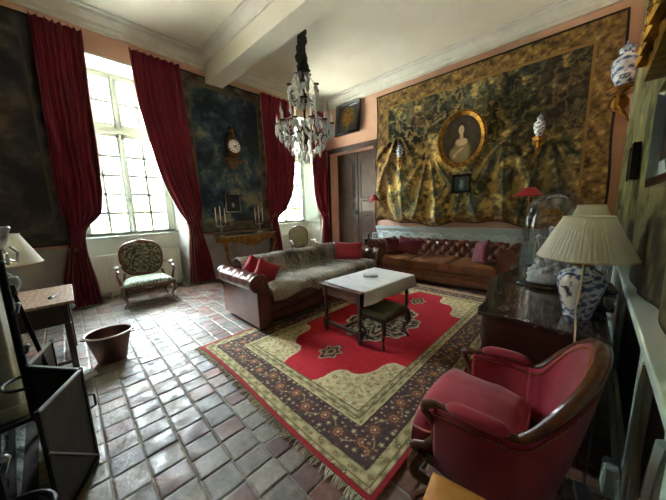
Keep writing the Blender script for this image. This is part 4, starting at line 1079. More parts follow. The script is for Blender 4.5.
t = thing('small_box', 'small ivory coloured box lying on the white tablecloth', 'box', (px_, py_, .632), R_(38))
MB().box(-.09, .09, -.05, .05, 0, .02).build('base', MT['box'], t, bevel=.003); MB().box(-.092, .092, -.052, .052, .021, .032).build('lid', MT['paper'], t, bevel=.003)

t = thing('upholstered_stool', 'low stool with olive green velvet seat and dark curved legs tucked beside the coffee table', 'stool', (-1.51, 2.46, .012), R_(-6))
sw = .17; sl = .23
MB().box(-sw, sw, -sl, sl, .29, .345).build('apron', MT['darkoak'], t, bevel=.012)
a = np.linspace(-1, 1, 20); U, V = np.meshgrid(a, a, indexing='ij'); dm = ((1-U**4)*(1-V**4))**.5
b = MB().loft([[(U[i, j]*sw*1.0, V[i, j]*sl*1.0, .345+.055*dm[i, j]) for j in range(20)] for i in range(20)]); b.build('seat', MT['green'], t, smooth=70)
for sx in (-1, 1):
    for sy in (-1, 1): m = MB(); cabriole(m, sx*(sw-.025), sy*(sl-.025), .32, sx*.7, sy*.7, .024); m.build('leg', MT['darkoak'], t)

# ------------------------------------------------------------------ side table, red lamps
t = thing('drawer_table', 'small dark side table with light lower rails in the gap between the two sofas', 'side table', (-3.72, 5.62, 0), 0)
MB().box(-.2, .2, -.2, .2, .56, .7).build('drawer_case', MT['black'], t, bevel=.004); MB().box(-.22, .22, -.22, .22, .7, .72).build('tabletop', MT['black'], t, bevel=.004)
for sx in (-1, 1):
    for sy in (-1, 1): MB().tube([(sx*.17, sy*.17, .56), (sx*.175, sy*.175, 0)], [.018, .012], 8).build('leg', MT['walnut'], t)
MB().box(-.16, .16, -.18, -.165, .46, .52).box(-.18, -.165, -.16, .16, .46, .52).box(.165, .18, -.16, .16, .46, .52).build('lower_rail', MT['pouf'], t)
def empire_shade(m, rt, rb, h, z, flute=0, seg=32):
    rows = []
    for s in np.linspace(0, 1, 9):
        r = rt+(rb-rt)*(s**(1.0)); r += 0 if flute == 0 else -.06*rb*math.sin(PI*s)
        rows.append([(r*math.cos(2*PI*k/seg), r*math.sin(2*PI*k/seg), z+h*(1-s)) for k in range(seg)])
    m.loft(rows, closed=True)
def red_lamp(label, loc, hz, r, pole_r=.008):
    t = thing('red_shade_lamp', label, 'lamp', loc)
    m = MB(); empire_shade(m, r*.32, r, .15, hz-.15, 1); m.loft([[(q*math.cos(2*PI*k/32), q*math.sin(2*PI*k/32), hz) for k in range(32)] for q in (r*.32, .01)], closed=True); m.build('lamp_shade', MT['redlamp'], t, solid=.003)
    MB().tube([(0, 0, .02), (0, 0, hz-.04)], pole_r, 8).build('pole', MT['brass'], t)
    MB().lathe([(.1, 0), (.1, .012), (.04, .03), (.012, .05)], 24).build('base', MT['brass'], t)
red_lamp('small red shaded brass lamp with thin stem on the side table between the sofas', (-3.78, 5.66, .72), 1.08, .15)
red_lamp('red shaded brass floor lamp rising behind the right end of the back sofa', (-.66, 5.93, 0), 1.76, .255)
t = thing('photo_frame', 'small white framed card standing on the dark side table', 'photo frame', (-3.66, 5.52, .72), R_(12))
MB().box(-.08, .08, -.008, .008, 0, .16, Matrix.Rotation(R_(-12), 4, 'X')).build('frame', MT['white'], t, bevel=.003)
MB().box(-.055, .055, -.0105, -.008, .025, .135, Matrix.Rotation(R_(-12), 4, 'X')).build('picture', MT['grey'], t); MB().box(-.01, .01, .0, .05, 0, .09, Matrix.Rotation(R_(0), 4, 'X')).build('strut', MT['white'], t)
t = thing('dark_bottle', 'little dark bottle on the side table beside the white card', 'bottle', (-3.86, 5.52, .72))
MB().lathe([(.025, 0), (.028, .07), (.012, .1), (.012, .13)], 14).build('body', MT['black'], t); MB().lathe([(.014, .13), (.014, .15)], 12).build('stopper', MT['brass'], t)

# ------------------------------------------------------------------ chandelier
def chandelier():
    t = thing('crystal_chandelier', 'large crystal chandelier with candle arms hanging on a cloth covered chain from the ceiling', 'chandelier', (-3.78, 3.44, 0))
    r = random.Random(4)
    m = MB(); P = []; Rd = []
    for i in range(26):
        z = 4.56-i*.028; P.append((.015*math.sin(i*1.1), .015*math.cos(i*.9), z)); Rd.append(.068+.02*math.sin(i*1.3)+.022*(i > 13)+.01*r.random())
    m.tube(P, Rd, 12); m.build('chain_sleeve', MT['cloth_sleeve'], t)
    MB().lathe([(.01, 4.62), (.06, 4.6), (.07, 4.57), (.03, 4.54)], 20).build('ceiling_rose', MT['chandmetal'], t)
    MB().lathe([(.012, 3.9), (.02, 3.8), (.035, 3.72), (.02, 3.62), (.03, 3.5), (.06, 3.42), (.025, 3.3), (.02, 3.1), (.05, 3.0), (.09, 2.9), (.07, 2.8), (.03, 2.7), (.04, 2.6), (.01, 2.5)], 18).build('stem', MT['chandmetal'], t)
    drops = []; 
    def arms(n, rad, z0, z1, ztip, nm, a0=0, tube_r=.011):
        for k in range(n):
            a = a0+2*PI*k/n; c, s = math.cos(a), math.sin(a); m = MB(); pts = []
            for q in np.linspace(0, 1, 14):
                rr = rad*(q**.8); z = z0+(z1-z0)*q-.14*math.sin(PI*q)+.05*math.sin(2*PI*q)
                pts.append((c*rr, s*rr, z))
            pts.append((c*rad, s*rad, ztip)); m.tube(pts, tube_r, 6); m.lathe([(.008, ztip), (.05, ztip+.01), (.052, ztip+.018), (.018, ztip+.02)], 12, (c*rad, s*rad, 0)); m.build(nm, MT['chandmetal'], t)
            for dz in (.0,): drops.append((c*rad, s*rad, ztip, 1.2))
            for q in (3, 6, 9, 12):
                drops.append((pts[q][0], pts[q][1], pts[q][2], .9))
            for e in range(4):
                b = a+(e-1.5)*.14; drops.append((math.cos(b)*(rad+.0), math.sin(b)*rad, ztip-.01, 1.0))
    arms(12, .5, 2.92, 2.98, 2.98, 'lower_arm')
    arms(6, .27, 3.5, 3.56, 3.62, 'upper_arm', .26, .009)
    arms(5, .12, 3.8, 3.84, 3.86, 'crown_arm', .1, .007)
    for k in range(12):
        a = 2*PI*k/12; x, y = .5*math.cos(a), .5*math.sin(a)
        MB().lathe([(.016, 3.0), (.016, 3.1), (.012, 3.105), (.006, 3.14), (.001, 3.16)], 8, (x, y, 0)).build('candle', MT['candle'], t)
    # spikes of cut glass
    for k in range(6):
        a = .26+2*PI*(k+.5)/6; MB().lathe([(.004, 3.08), (.03, 3.14), (.018, 3.2), (.026, 3.26), (.001, 3.42)], 6, (.42*math.cos(a), .42*math.sin(a), 0)).build('glass_spire', MT['crystal'], t, smooth=0)
    # chains of beads and hanging drops
    m = MB()
    for k in range(12):
        a = 2*PI*k/12
        for (r0, z0, r1, z1, sag, n) in ((.06, 3.45, .5, 3.02, .12, 16), (.5, 2.97, .16, 2.55, .16, 14), (.27, 3.6, .08, 3.86, -.02, 8)):
            for i in range(n):
                q = (i+.5)/n; rr = r0+(r1-r0)*q; z = z0+(z1-z0)*q-sag*math.sin(PI*q)
                m.ball((rr*math.cos(a), rr*math.sin(a), z), .011, 4)
        b = a+PI/6
        for i in range(7):
            q = i/6; x = .5*math.cos(a)*(1-q)+.5*math.cos(b)*q; y = .5*math.sin(a)*(1-q)+.5*math.sin(b)*q
            m.ball((x, y, 2.97-.07*math.sin(PI*q)), .012, 4)
    bd = m.build('bead_chains', MT['crystal'], t, smooth=0); bd['kind'] = 'stuff'
    pr = [(.003, 0), (.016, -.03), (.02, -.055), (.012, -.09), (.001, -.115)]
    for ring_r, z, n in ((.46, 2.86, 26), (.36, 2.74, 22), (.26, 2.62, 16), (.15, 2.52, 10), (.06, 2.46, 5), (.12, 3.4, 8), (.2, 3.46, 10), (.1, 3.72, 8), (.52, 2.95, 30), (.4, 2.95, 18)):
        for k in range(n):
            a = 2*PI*(k+r.random()*.5)/n; drops.append((ring_r*math.cos(a), ring_r*math.sin(a), z+r.uniform(-.03, .03), r.uniform(.8, 1.35)))
    r.shuffle(drops)
    drops.sort(key=lambda d: -d[3])
    first = None; rest = MB()
    for i, (x, y, z, k) in enumerate(drops):
        if i < 98:
            if first is None:
                first = MB().lathe(pr, 6).build('crystal_drop', MT['crystal'], t, smooth=0); o = first
            else: o = first.copy(); COL.objects.link(o); o.parent = t
            o.location = (x, y, z); o.scale = (k, k, k); o.rotation_euler = (0, 0, r.uniform(0, 3))
        else: rest.lathe([(a*k, b*k) for a, b in pr], 5, (x, y, z))
    q = rest.build('crystal_drops', MT['crystal'], t, smooth=0); q['kind'] = 'stuff'
    MB().lathe([(.005, 2.46), (.04, 2.4), (.045, 2.37), (.001, 2.32)], 10).build('finial', MT['crystal'], t, smooth=0)
chandelier()

# ------------------------------------------------------------------ commode with lamps and dome
KC = 1.097
def commode():
    t = thing('marble_top_commode', 'dark serpentine commode with veined marble top along the right wall', 'commode', (0, 0, 0))
    fr = [(-.385, 1.655), (-.40, 1.73), (-.395, 1.85), (-.42, 2.05), (-.47, 2.25), (-.49, 2.47), (-.47, 2.69), (-.42, 2.89), (-.39, 3.07), (-.37, 3.2), (-.33, 3.27)]
    bk = [(.19, 3.27), (.16, 1.60), (.05, 1.605), (-.1, 1.64), (-.25, 1.655), (-.34, 1.64)]
    poly = [(a*KC, b*KC) for a, b in fr+bk]
    MB().prism(poly, .79, .822, lambda a, b, d: (a, b, d)).build('marble_top', MT['marble'], t, bevel=.01, seg=3)
    fr = [(a*KC, b*KC) for a, b in fr]; cx, cy = -.1*KC, 2.44*KC; ins = [(cx+(a-cx)*.93, cy+(b-cy)*.965) for a, b in poly]
    MB().prism(ins, .12, .79, lambda a, b, d: (a, b, d)).build('carcass', MT['oak_red'], t, bevel=.008)
    for k, (z0, z1) in enumerate(((.14, .33), (.35, .55), (.57, .77))):
        pth = [(cx+(a-cx)*.955-.0, cy+(b-cy)*.9) for a, b in fr[1:-1]]
        m = MB(); m.loft([[(a, b, z) for z in (z0, z1)] for a, b in pth]); d = m.build('drawer', MT['oak_red'], t, solid=.02)
        for yy in (2.0*KC, 2.9*KC):
            xx = np.interp(yy, [b for a, b in pth], [a for a, b in pth])-.02
            MB().tube([(xx, yy-.06, (z0+z1)/2+.02), (xx-.035, yy-.04, (z0+z1)/2-.01), (xx-.035, yy+.04, (z0+z1)/2-.01), (xx, yy+.06, (z0+z1)/2+.02)], .007, 6).build('handle', MT['brass'], d)
    for x, y in ((-.34, 1.9), (.1, 1.88), (-.33, 3.45), (.13, 3.45)): MB().tube([(x, y, .16), (x-.01, y, .08), (x-.0, y, 0)], [.045, .03, .034], 10).build('foot', MT['oak_red'], t)
MT['oak_red'] = mat('dark_red_mahogany', (66, 32, 24), .3, c2=(44, 20, 16), vs=5, stretch=(1, 1, 4), coat=.3)
commode()
CT = .823
def pleated_shade(t, rt, rb, z0, z1, name='lamp_shade', pleats=60):
    rows = []; seg = pleats*4
    for s in np.linspace(0, 1, 7):
        rows.append([((rb+(rt-rb)*s+.0013*math.cos(pleats*2*PI*k/seg))*math.cos(2*PI*k/seg), (rb+(rt-rb)*s+.0013*math.cos(pleats*2*PI*k/seg))*math.sin(2*PI*k/seg), z0+(z1-z0)*s) for k in range(seg)])
    o = MB().loft(rows, closed=True).build(name, MT['shade'], t, smooth=80)
    for r, z in ((rb, z0), (rt, z1)): MB().tube([(r*math.cos(a), r*math.sin(a), z) for a in np.linspace(0, 2*PI, 61)], .0045, 6).build('trim_band', MT['shadetrim'], o)
    MB().tube([(-rt, 0, z1-.01), (0, 0, z1-.025), (rt, 0, z1-.01)], .002, 5).tube([(0, -rt, z1-.01), (0, 0, z1-.025), (0, rt, z1-.01)], .002, 5).build('spider', MT['brass'], o)
    return o
t = thing('porcelain_table_lamp', 'blue and white porcelain vase lamp with pleated cream shade on the marble commode', 'lamp', (.045*KC, 1.9*KC, CT)); t.scale = (KC, KC, KC)
vase_body(t, [(.06, 0), (.058, .012), (.062, .03), (.08, .1), (.098, .17), (.1, .2), (.085, .245), (.05, .265), (.052, .28)], 33, 64, dens=1.6, cart=True)
MB().lathe([(.05, .28), (.02, .3), (.018, .33), (.012, .36), (.012, .5)], 16).build('stem', MT['brass'], t)
pleated_shade(t, .098, .198, .325, .535)
MB().tube([(.0, -.06, .34), (-.0, -.11, .2), (-.01, -.17, .08), (-.005, -.27, .02), (-.005, -.315, .0), (-.002, -.325, -.08), (.01, -.34, -.4), (.03, -.3, -.8)], .0042, 6).build('cord', MT['cream'], t)
t = thing('dark_figure_lamp', 'second cream shaded lamp with black base standing behind the porcelain lamp', 'lamp', (.07*KC, 2.5*KC, CT)); t.scale = (KC, KC, KC)
MB().lathe([(.07, 0), (.07, .03), (.035, .05), (.045, .12), (.055, .2), (.035, .28), (.02, .34), (.01, .5)], 20).build('base', MT['black'], t)
pleated_shade(t, .07, .125, .42, .585, pleats=40)
# glass dome with white porcelain flowers
t = thing('glass_dome', 'large clear glass dome on a dark round base at the far side of the commode', 'glass dome', (-.12*KC, 2.55*KC, CT)); t.scale = (KC, KC, KC)
MB().lathe([(.215, 0), (.222, .01), (.215, .022), (.2, .03), (.2, .036), (.001, .036)], 48).build('base', MT['black'], t)
MB().lathe([(.19, .037), (.19, .45), (.186, .51), (.17, .58), (.14, .63), (.1, .665), (.05, .683), (.0005, .688)], 48).build('dome', MT['dome'], t)
t = thing('porcelain_group', 'white porcelain figure group with flowers under the glass dome', 'figurine', (-.12*KC, 2.55*KC, CT+.037*KC)); t.scale = (KC, KC, KC)
r = random.Random(8); m = MB()
m.lathe([(.13, 0), (.14, .03), (.1, .06), (.05, .12), (.03, .2), (.001, .22)], 20)
for i in range(46):
    a = r.uniform(0, 2*PI); z = r.uniform(.02, .24); q = (.14-.42*z)*r.uniform(.75, 1.05); m.ball((q*math.cos(a), q*math.sin(a), z), r.uniform(.018, .034), 6)
m.build('flowers', MT['white'], t)
m = MB()
for s, z in ((-1, .2), (1, .22)): m.tube([(0, 0, .18), (s*.05, -.02, z), (s*.08, -.02, z+.1)], [.018, .014, .008], 6); m.ball((s*.08, -.02, z+.12), .018, 8)
m.tube([(0, 0, .2), (0, 0, .36)], [.03, .018], 8).ball((0, 0, .38), .026, 8); m.build('figure', MT['white'], t)
m = MB()
for i in range(26):
    a = r.uniform(0, 2*PI); q = r.uniform(0, .09); m.ball((q*math.cos(a), q*math.sin(a), .42+r.uniform(-.05, .12)), r.uniform(.01, .02), 5)
m.tube([(0, 0, .36), (0, 0, .5)], .006, 6)
m.build('spray', MT['gold_dull'] if 'gold_dull' in MT else MT['brass'], t)
# dark casket and silver pieces beside the vase
t = thing('black_casket', 'small black lacquer casket with carved top between the lamp vase and the wall', 'box', (.13*KC, 2.13*KC, CT), R_(4)); t.scale = (KC, KC, KC)
MB().box(-.06, .06, -.09, .09, 0, .11).build('body', MT['black'], t, bevel=.006); MB().box(-.065, .065, -.095, .095, .112, .13).lathe([(.04, .13), (.03, .15), (.012, .17), (.016, .185), (.001, .2)], 14).build('lid', MT['black'], t, bevel=.004)
t = thing('glass_goblet', 'small clear goblet standing beside the black casket', 'glass', (.165*KC, 1.94*KC, CT)); t.scale = (KC, KC, KC)
MB().lathe([(.025, 0), (.004, .01), (.004, .05), (.022, .07), (.026, .11)], 20).build('bowl', MT['dome'], t)
t = thing('silver_figurine', 'small silver figurine gleaming at the back edge of the commode', 'figurine', (.15*KC, 2.36*KC, CT)); t.scale = (KC, KC, KC)
MB().lathe([(.04, 0), (.03, .02), (.015, .05), (.028, .12), (.018, .18), (.022, .21), (.001, .24)], 12).build('body', MT['silver'], t); MB().tube([(0, 0, .16), (.0, -.05, .2), (0, -.07, .26)], .008, 6).build('arm', MT['silver'], t)

# ------------------------------------------------------------------ raspberry bergere in the foreground
def bergere():
    t = thing('velvet_bergere', 'raspberry velvet tub armchair with carved walnut frame and nailed trim in the foreground', 'armchair', (-.2, 1.39, 0), R_(-90))
    hw = .29; ZA = .61; YB_ = .13      # local frame: x width, front = -y
    # path of the show-wood rail: arm, arched back, arm
    raw = []
    for q in np.linspace(0, 1, 22): raw.append((-hw-.02*math.sin(PI*q), -.2+(YB_+.2)*q, ZA+.012*math.sin(PI*q)-.012*(1-q)))
    for th in np.linspace(PI, 0, 60)[1:-1]:
        c, s_ = math.cos(th), math.sin(th); z = ZA+.305*s_**.85; x = hw*math.copysign(abs(c)**.85, c)
        raw.append((x, YB_+(z-ZA)*.52+.03*s_, z+.014*math.exp(-(c/.22)**2)))
    for q in np.linspace(1, 0, 22): raw.append((hw+.02*math.sin(PI*q), -.2+(YB_+.2)*q, ZA+.012*math.sin(PI*q)-.012*(1-q)))
    P = np.array(raw)
    for _ in range(8): P[1:-1] = .25*P[:-2]+.5*P[1:-1]+.25*P[2:]
    n = len(P); A0, A1 = 21, n-22
    arch = lambda i: A0 <= i <= A1
    def bottom(i, z0):
        if i < A0: x, y = P[i][0]*.94, P[i][1]
        elif i > A1: x, y = P[i][0]*.94, P[i][1]
        else:
            q = (i-A0)/(A1-A0); ang = PI*(1-q); x = hw*.9*math.cos(ang); y = YB_+.0+.075*math.sin(ang)**.7
        return np.array((x, y, z0))
    tang = np.gradient(P, axis=0)
    def shell(lo, hi, off, z0, mname, name, thick):
        rows = []
        for i in range(lo, hi+1):
            T = P[i]; B = bottom(i, z0); row = []
            for q in np.linspace(0, 1, 12):
                p = B+(T-B)*q
                # bow the back a little
                nrm = np.cross(tang[i], T-B); L = np.linalg.norm(nrm) or 1; nrm = nrm/L
                c = np.array((0, -.1, p[2])); 
                if np.dot(nrm, c-p) < 0: nrm = -nrm       # towards the sitter
                row.append(tuple(p+nrm*off*(1+.5*math.sin(PI*q))))
            rows.append(row)
        return MB().loft(rows).build(name, MT[mname], t, smooth=80, solid=thick)
    shell(A0-3, A1+3, .016, .34, 'velvet', 'inner_back', .012); shell(A0-2, A1+2, -.018, .28, 'velvetside', 'outer_back', .01)
    for lo, hi in ((0, A0), (A1, n-1)):
        shell(lo, hi, .014, .34, 'velvet', 'inner_side', .014); shell(lo, hi, -.016, .27, 'velvetside', 'outer_side', .01)
    rad = [.019+.006*(1 if arch(i) else 0)+.0015*math.sin(i*.5) for i in range(n)]
    rail = MB().tube([tuple(p) for p in P], rad, 10, sq=.85).build('top_rail', MT['walnut'], t)
    MB().tube([tuple(P[i]+np.array((0, -.016, .01))) for i in range(A0, A1+1)], .007, 6).build('rail_bead', MT['walnut'], rail)
    MB().tube([tuple(P[i]+np.array((0, .02, .008))) for i in range(A0, A1+1)], .007, 6).build('rail_bead', MT['walnut'], rail)
    c = P[n//2]; MB().ball((c[0], c[1]-.008, c[2]+.012), (.045, .022, .018), 8).tube([(c[0]+a, c[1]-.02, c[2]+b) for a, b in ((-.09, -.012), (-.04, .016), (0, .004), (.04, .016), (.09, -.012))], .008, 6).build('crest_carving', MT['walnut'], rail)
    for sx in (-1, 1):
        x, y, z = hw, P[0][1], P[0][2]
        m = MB().tube([(sx*x, y+.02, z), (sx*(x+.004), y-.02, z), (sx*(x+.01), y-.05, z-.015), (sx*(x+.008), y-.055, z-.045), (sx*x, y-.03, z-.075), (sx*(x-.004), y-.005, z-.12), (sx*(x-.004), y-.008, z-.18), (sx*(x-.004), y-.045, z-.235), (sx*(x-.006), y-.09, .34), (sx*(x-.01), y-.11, .31)], [.019, .022, .023, .02, .017, .016, .017, .02, .024, .026], 10)
        m.ball((sx*(x+.01), y-.052, z-.022), (.022, .022, .024), 8); m.build('arm_support', MT['walnut'], t)
        pad = [tuple(P[k]*np.array((sx*-1 if 0 else 1, 1, 1))+np.array((0, 0, .02))) for k in range(3, 19)]
        if sx > 0: pad = [(-a, b, c_) for a, b, c_ in pad]
        MB().tube(pad, [.01, .022, .027, .03]+[.031]*8+[.03, .027, .022, .01], 12, sq=1.05).build('arm_pad', MT['velvet'], t, smooth=80)
    yf = -.28
    m = MB(); pts = [(-hw+.005, yf-.01), (-.18, yf-.04), (0, yf-.05), (.18, yf-.04), (hw-.005, yf-.01), (hw*.98, 0), (hw*.9, YB_+.0), (hw*.5, YB_+.06), (0, YB_+.075), (-hw*.5, YB_+.06), (-hw*.9, YB_+.0), (-hw*.98, 0)]
    m.prism(pts, .25, .32, lambda a, b, d: (a, b, d)); m.build('seat_rail', MT['walnut'], t, bevel=.012, seg=3)
    MB().tube([(-hw+.02, yf-.02, .25), (-.2, yf-.04, .232), (-.1, yf-.05, .245), (0, yf-.055, .222), (.1, yf-.05, .245), (.2, yf-.04, .232), (hw-.02, yf-.02, .25)], .017, 8).build('rail_carving', MT['walnut'], t)
    for sx in (-1, 1):
        m = MB(); cabriole(m, sx*(hw-.02), yf+.01, .29, sx*.8, -1.0, .032); m.build('leg', MT['walnut'], t)
        m = MB(); cabriole(m, sx*(hw*.72), YB_+.02, .29, sx*.3, 1.0, .026); m.build('leg', MT['walnut'], t)
    N = 34; a = np.linspace(-1, 1, N); U, V = np.meshgrid(a, a, indexing='ij')
    X = U*(.255+.03*ss(-.45, -.75, V))*(1-.12*ss(.2, 1, V)); Yy = -.1+V*.205-.035*(1-U**2)*ss(0, -1, V)-.01*ss(0, -1, V)
    rd = ((1-np.abs(U)**7)*(1-np.abs(V)**7))**.5
    ZT = .425+.055*rd+.04*(1-U**2)*(1-V**2)+.014*fbm(U*2+3, V*2+3, 5, 2)
    c = MB(); c.loft([[(X[i, j], Yy[i, j], ZT[i, j]) for j in range(N)] for i in range(N)]); cu = c.build('seat_cushion', MT['velvet'], t, smooth=80)
    ed = [(0, j) for j in range(N)]+[(i, N-1) for i in range(N)]+[(N-1, j) for j in range(N-1, -1, -1)]+[(i, 0) for i in range(N-1, -1, -1)]
    rim = [(X[i, j], Yy[i, j]) for i, j in ed]
    MB().loft([[(x, y, .425) for x, y in rim], [(x*1.02, y+(y+.1)*.02, .385) for x, y in rim], [(x*1.02, y+(y+.1)*.02, .345) for x, y in rim], [(x, y, .32) for x, y in rim]]).build('cushion_border', MT['velvet'], cu, smooth=80)
    MB().tube([(x*1.01, y, .427) for x, y in rim], .0055, 6).build('piping', MT['piping'], cu)
    m = MB(); seg = np.concatenate([[0], np.cumsum(np.linalg.norm(np.diff(P, axis=0), axis=1))]); N2 = 150
    for k in range(N2):
        q = seg[-1]*k/(N2-1); p = np.array([np.interp(q, seg, P[:, d]) for d in range(3)]); i = int(np.searchsorted(seg, q)); i = min(i, n-1)
        B = bottom(i, .34); dn = B-p; dn = dn/np.linalg.norm(dn); nrm = np.cross(tang[i], B-p); nrm /= np.linalg.norm(nrm)
        if np.dot(nrm, np.array((0, -.1, p[2]))-p) < 0: nrm = -nrm
        for o in (.024, -.024): m.ball(tuple(p+dn*.03+nrm*o), .0048, 4)
    q = m.build('nail_trim', MT['brass'], t); q['kind'] = 'stuff'
MT['sage'] = mat('sage_cotton', (124, 130, 112), .85)
bergere()

# ochre leather pouf right below the camera
t = thing('leather_pouf', 'ochre leather stool top cut by the bottom edge in front of the raspberry armchair', 'pouf', (-.11, .715, 0), R_(6)); t.scale = (1, 1, 1.08)
n = 24; a = np.linspace(-1, 1, n); U, V = np.meshgrid(a, a, indexing='ij'); dm = ((1-U**6)*(1-V**6))**.5
c = MB().loft([[(U[i, j]*.2, V[i, j]*.2, .44+.035*dm[i, j]) for j in range(n)] for i in range(n)]); 
ed = [(0, j) for j in range(n)]+[(i, n-1) for i in range(n)]+[(n-1, j) for j in range(n-1, -1, -1)]+[(i, 0) for i in range(n-1, -1, -1)]
c.loft([[(U[i, j]*.2, V[i, j]*.2, .44) for i, j in ed], [(U[i, j]*.21, V[i, j]*.21, .4) for i, j in ed], [(U[i, j]*.205, V[i, j]*.205, .34) for i, j in ed]]); c.build('leather_seat', MT['pouf'], t, smooth=70)
for sx in (-1, 1):
    for sy in (-1, 1): MB().tube([(sx*.17, sy*.17, .36), (sx*.18, sy*.18, 0)], [.02, .014], 8).build('leg', MT['walnut'], t)
MB().box(-.19, .19, -.19, .19, .3, .345).build('frame', MT['walnut'], t, bevel=.006)

# ------------------------------------------------------------------ power bits on the floor by the wall
t = thing('power_adaptor', 'grey power adaptor box on the floor behind the raspberry armchair', 'adaptor', (.14, 1.66, .0), R_(10))
MB().box(-.03, .03, -.055, .055, .0, .045).build('body', MT['grey'], t, bevel=.005)
MB().tube([(0, -.05, .02), (-.02, -.09, .01), (-.05, -.1, .008), (-.07, -.06, .008)], .004, 6).build('lead', MT['cream'], t)
t = thing('extension_cable', 'cream cable coiled loosely on the floor under the raspberry armchair', 'cable', (.06, 1.4, .008))
MB().tube([(.1*math.cos(a)*(1-a*.02), .13*math.sin(a*1.02), .004+.0015*a) for a in np.linspace(0, 13, 70)]+[(.08, .2, .01)], .0045, 6).build('cable', MT['cream'], t)
t = thing('white_plinth_block', 'small white ridged moulding block at the foot of the right wall panelling', 'block', (xr(1.78)-.075, 1.8, 0))
m = MB().box(-.02, .03, -.05, .05, 0, .16)
for k in range(3): m.box(-.026, -.02, -.045+k*.035, -.025+k*.035, .01, .15)
m.build('block', MT['wains_edge'], t, bevel=.003)

# ------------------------------------------------------------------ copper bucket
t = thing('copper_bucket', 'dull copper oval bucket standing alone on the tiled floor', 'bucket', (-3.48, .3, 0), R_(75))
pr = [(.11, 0), (.115, .01), (.15, .17), (.178, .3)]
MB().lathe(pr+[(.172, .3), (.146, .17), (.108, .02), (.001, .02)], 40, sx=1.05, sy=.95).build('body', MT['copper'], t)
MB().tube([(.182*1.05*math.cos(a), .182*.95*math.sin(a), .302) for a in np.linspace(0, 2*PI, 41)], .009, 8).build('rim', MT['copperrim'], t)
for s in (-1, 1): MB().tube([(s*.18, -.04, .27), (s*.215, -.03, .28), (s*.215, .03, .28), (s*.18, .04, .27)], .007, 6).build('handle', MT['copper'], t)

# ------------------------------------------------------------------ left side table and lamp
t = thing('hearth_side_table', 'small dark table with worn pale top standing between fireplace and window wall', 'side table', (-3.86, -.2, 0), R_(-2))
hx, hy = .43, .31
MB().box(-hx, hx, -hy, hy, .695, .722).build('tabletop', MT['tabletop'], t, bevel=.005)
MB().box(-hx+.05, hx-.05, -hy+.05, hy-.05, .5, .695).build('drawer_case', MT['darkoak'], t, bevel=.004)
dr = MB().box(-hx+.1, hx-.1, hy-.05, hy-.04, .53, .67).build('drawer', MT['darkoak'], t, bevel=.003); MB().ball((0, hy-.03, .6), .014, 8).build('knob', MT['brass'], dr)
for sx in (-1, 1):
    for sy in (-1, 1): MB().box(sx*(hx-.07)-.024, sx*(hx-.07)+.024, sy*(hy-.07)-.024, sy*(hy-.07)+.024, 0, .5).build('leg', MT['darkoak'], t, bevel=.004)
MB().ball((hx-.02, hy-.02, .665), .022, 8).build('corner_knob', MT['silver'], t)
MB().box(-hx+.07, hx-.07, hy-.08, hy-.06, .1, .13).box(hx-.08, hx-.06, -hy+.07, hy-.07, .1, .13).build('stretcher', MT['darkoak'], t)
t = thing('cream_table_lamp', 'grey glazed urn lamp with plain cream shade on the small table at the left edge', 'lamp', (-3.84, -.31, .722))
MB().lathe([(.05, 0), (.055, .02), (.03, .035), (.045, .06), (.085, .14), (.095, .19), (.075, .235), (.04, .25), (.05, .26), (.02, .28), (.012, .36)], 28).build('body', mat('grey_glaze', (150, 158, 160), .2, c2=(110, 118, 120), vs=9, coat=.4), t)
m = MB(); empire_shade(m, .14, .26, .27, .36, seg=48); o = m.build('lamp_shade', MT['shade'], t)
for r_, z in ((.26, .36), (.14, .63)): MB().tube([(r_*math.cos(a), r_*math.sin(a), z) for a in np.linspace(0, 2*PI, 61)], .005, 6).build('trim_band', MT['shadetrim'], o)
t = thing('fire_lighter', 'black stick lighter lying on the worn table top', 'lighter', (-3.72, -.02, .728), R_(-20))
MB().tube([(-.12, 0, .008), (.03, 0, .008)], .006, 8).build('barrel', MT['iron'], t); MB().box(.02, .12, -.014, .014, 0, .02).build('grip', MT['black'], t, bevel=.005)
t = thing('blue_tin', 'pale blue tin on the floor under the side table', 'tin', (-3.2, -.22, 0))
MB().lathe([(.06, 0), (.06, .15), (.055, .155), (.001, .155)], 20).build('body', MT['blueglass'], t); MB().lathe([(.062, .15), (.062, .17), (.001, .172)], 20).build('lid', MT['paper'], t)
t = thing('newspaper_stack', 'folded sheets of paper lying on the floor behind the fire screen', 'paper', (-3.35, .0, 0), R_(20))
MB().box(-.15, .15, -.11, .11, 0, .03).build('sheets', MT['paper'], t, bevel=.004); MB().box(-.14, .14, -.1, .1, .031, .036, Matrix.Rotation(.12, 4, 'Z')).build('top_sheet', MT['paper'], t)

# ------------------------------------------------------------------ fireplace
t = thing('stone_fireplace', 'grey stone fireplace jamb with moulded capital at the left edge', 'fireplace', (0, 0, 0))
for nm, a, b in (('jamb', -3.3, -2.98), ('jamb', -1.1, -.78)):
    MB().box(a, b, YF, -.3, 0, 1.02).box(a-.03, b+.03, YF, -.25, 0, .12).build(nm, MT['stone'], t, bevel=.012)
    m = MB(); m.loft([[(a-q, YF, z), (b+q, YF, z), (b+q, -.47+q, z), (a-q, -.47+q, z)] for q, z in ((0, 1.02), (.01, 1.04), (.01, 1.08), (.0, 1.12), (.03, 1.22), (.05, 1.28), (.05, 1.35))], closed=True, capends=True); m.build('capital', MT['stone'], t)
MB().box(-3.4, -.68, YF, -.5, 1.35, 1.62).build('lintel', MT['stone'], t, bevel=.01); MB().box(-3.46, -.62, YF, -.45, 1.62, 1.7).build('mantel_shelf', MT['stone'], t, bevel=.015)
MB().box(FX0-.02, FX1+.02, -1.45, -1.4, 0, 1.5).box(FX0-.05, FX0-.0, -1.45, YF, 0, 1.5).box(FX1, FX1+.05, -1.45, YF, 0, 1.5).box(FX0-.05, FX1+.05, -1.45, YF, 1.45, 1.5).build('firebox', MT['soot'], t)
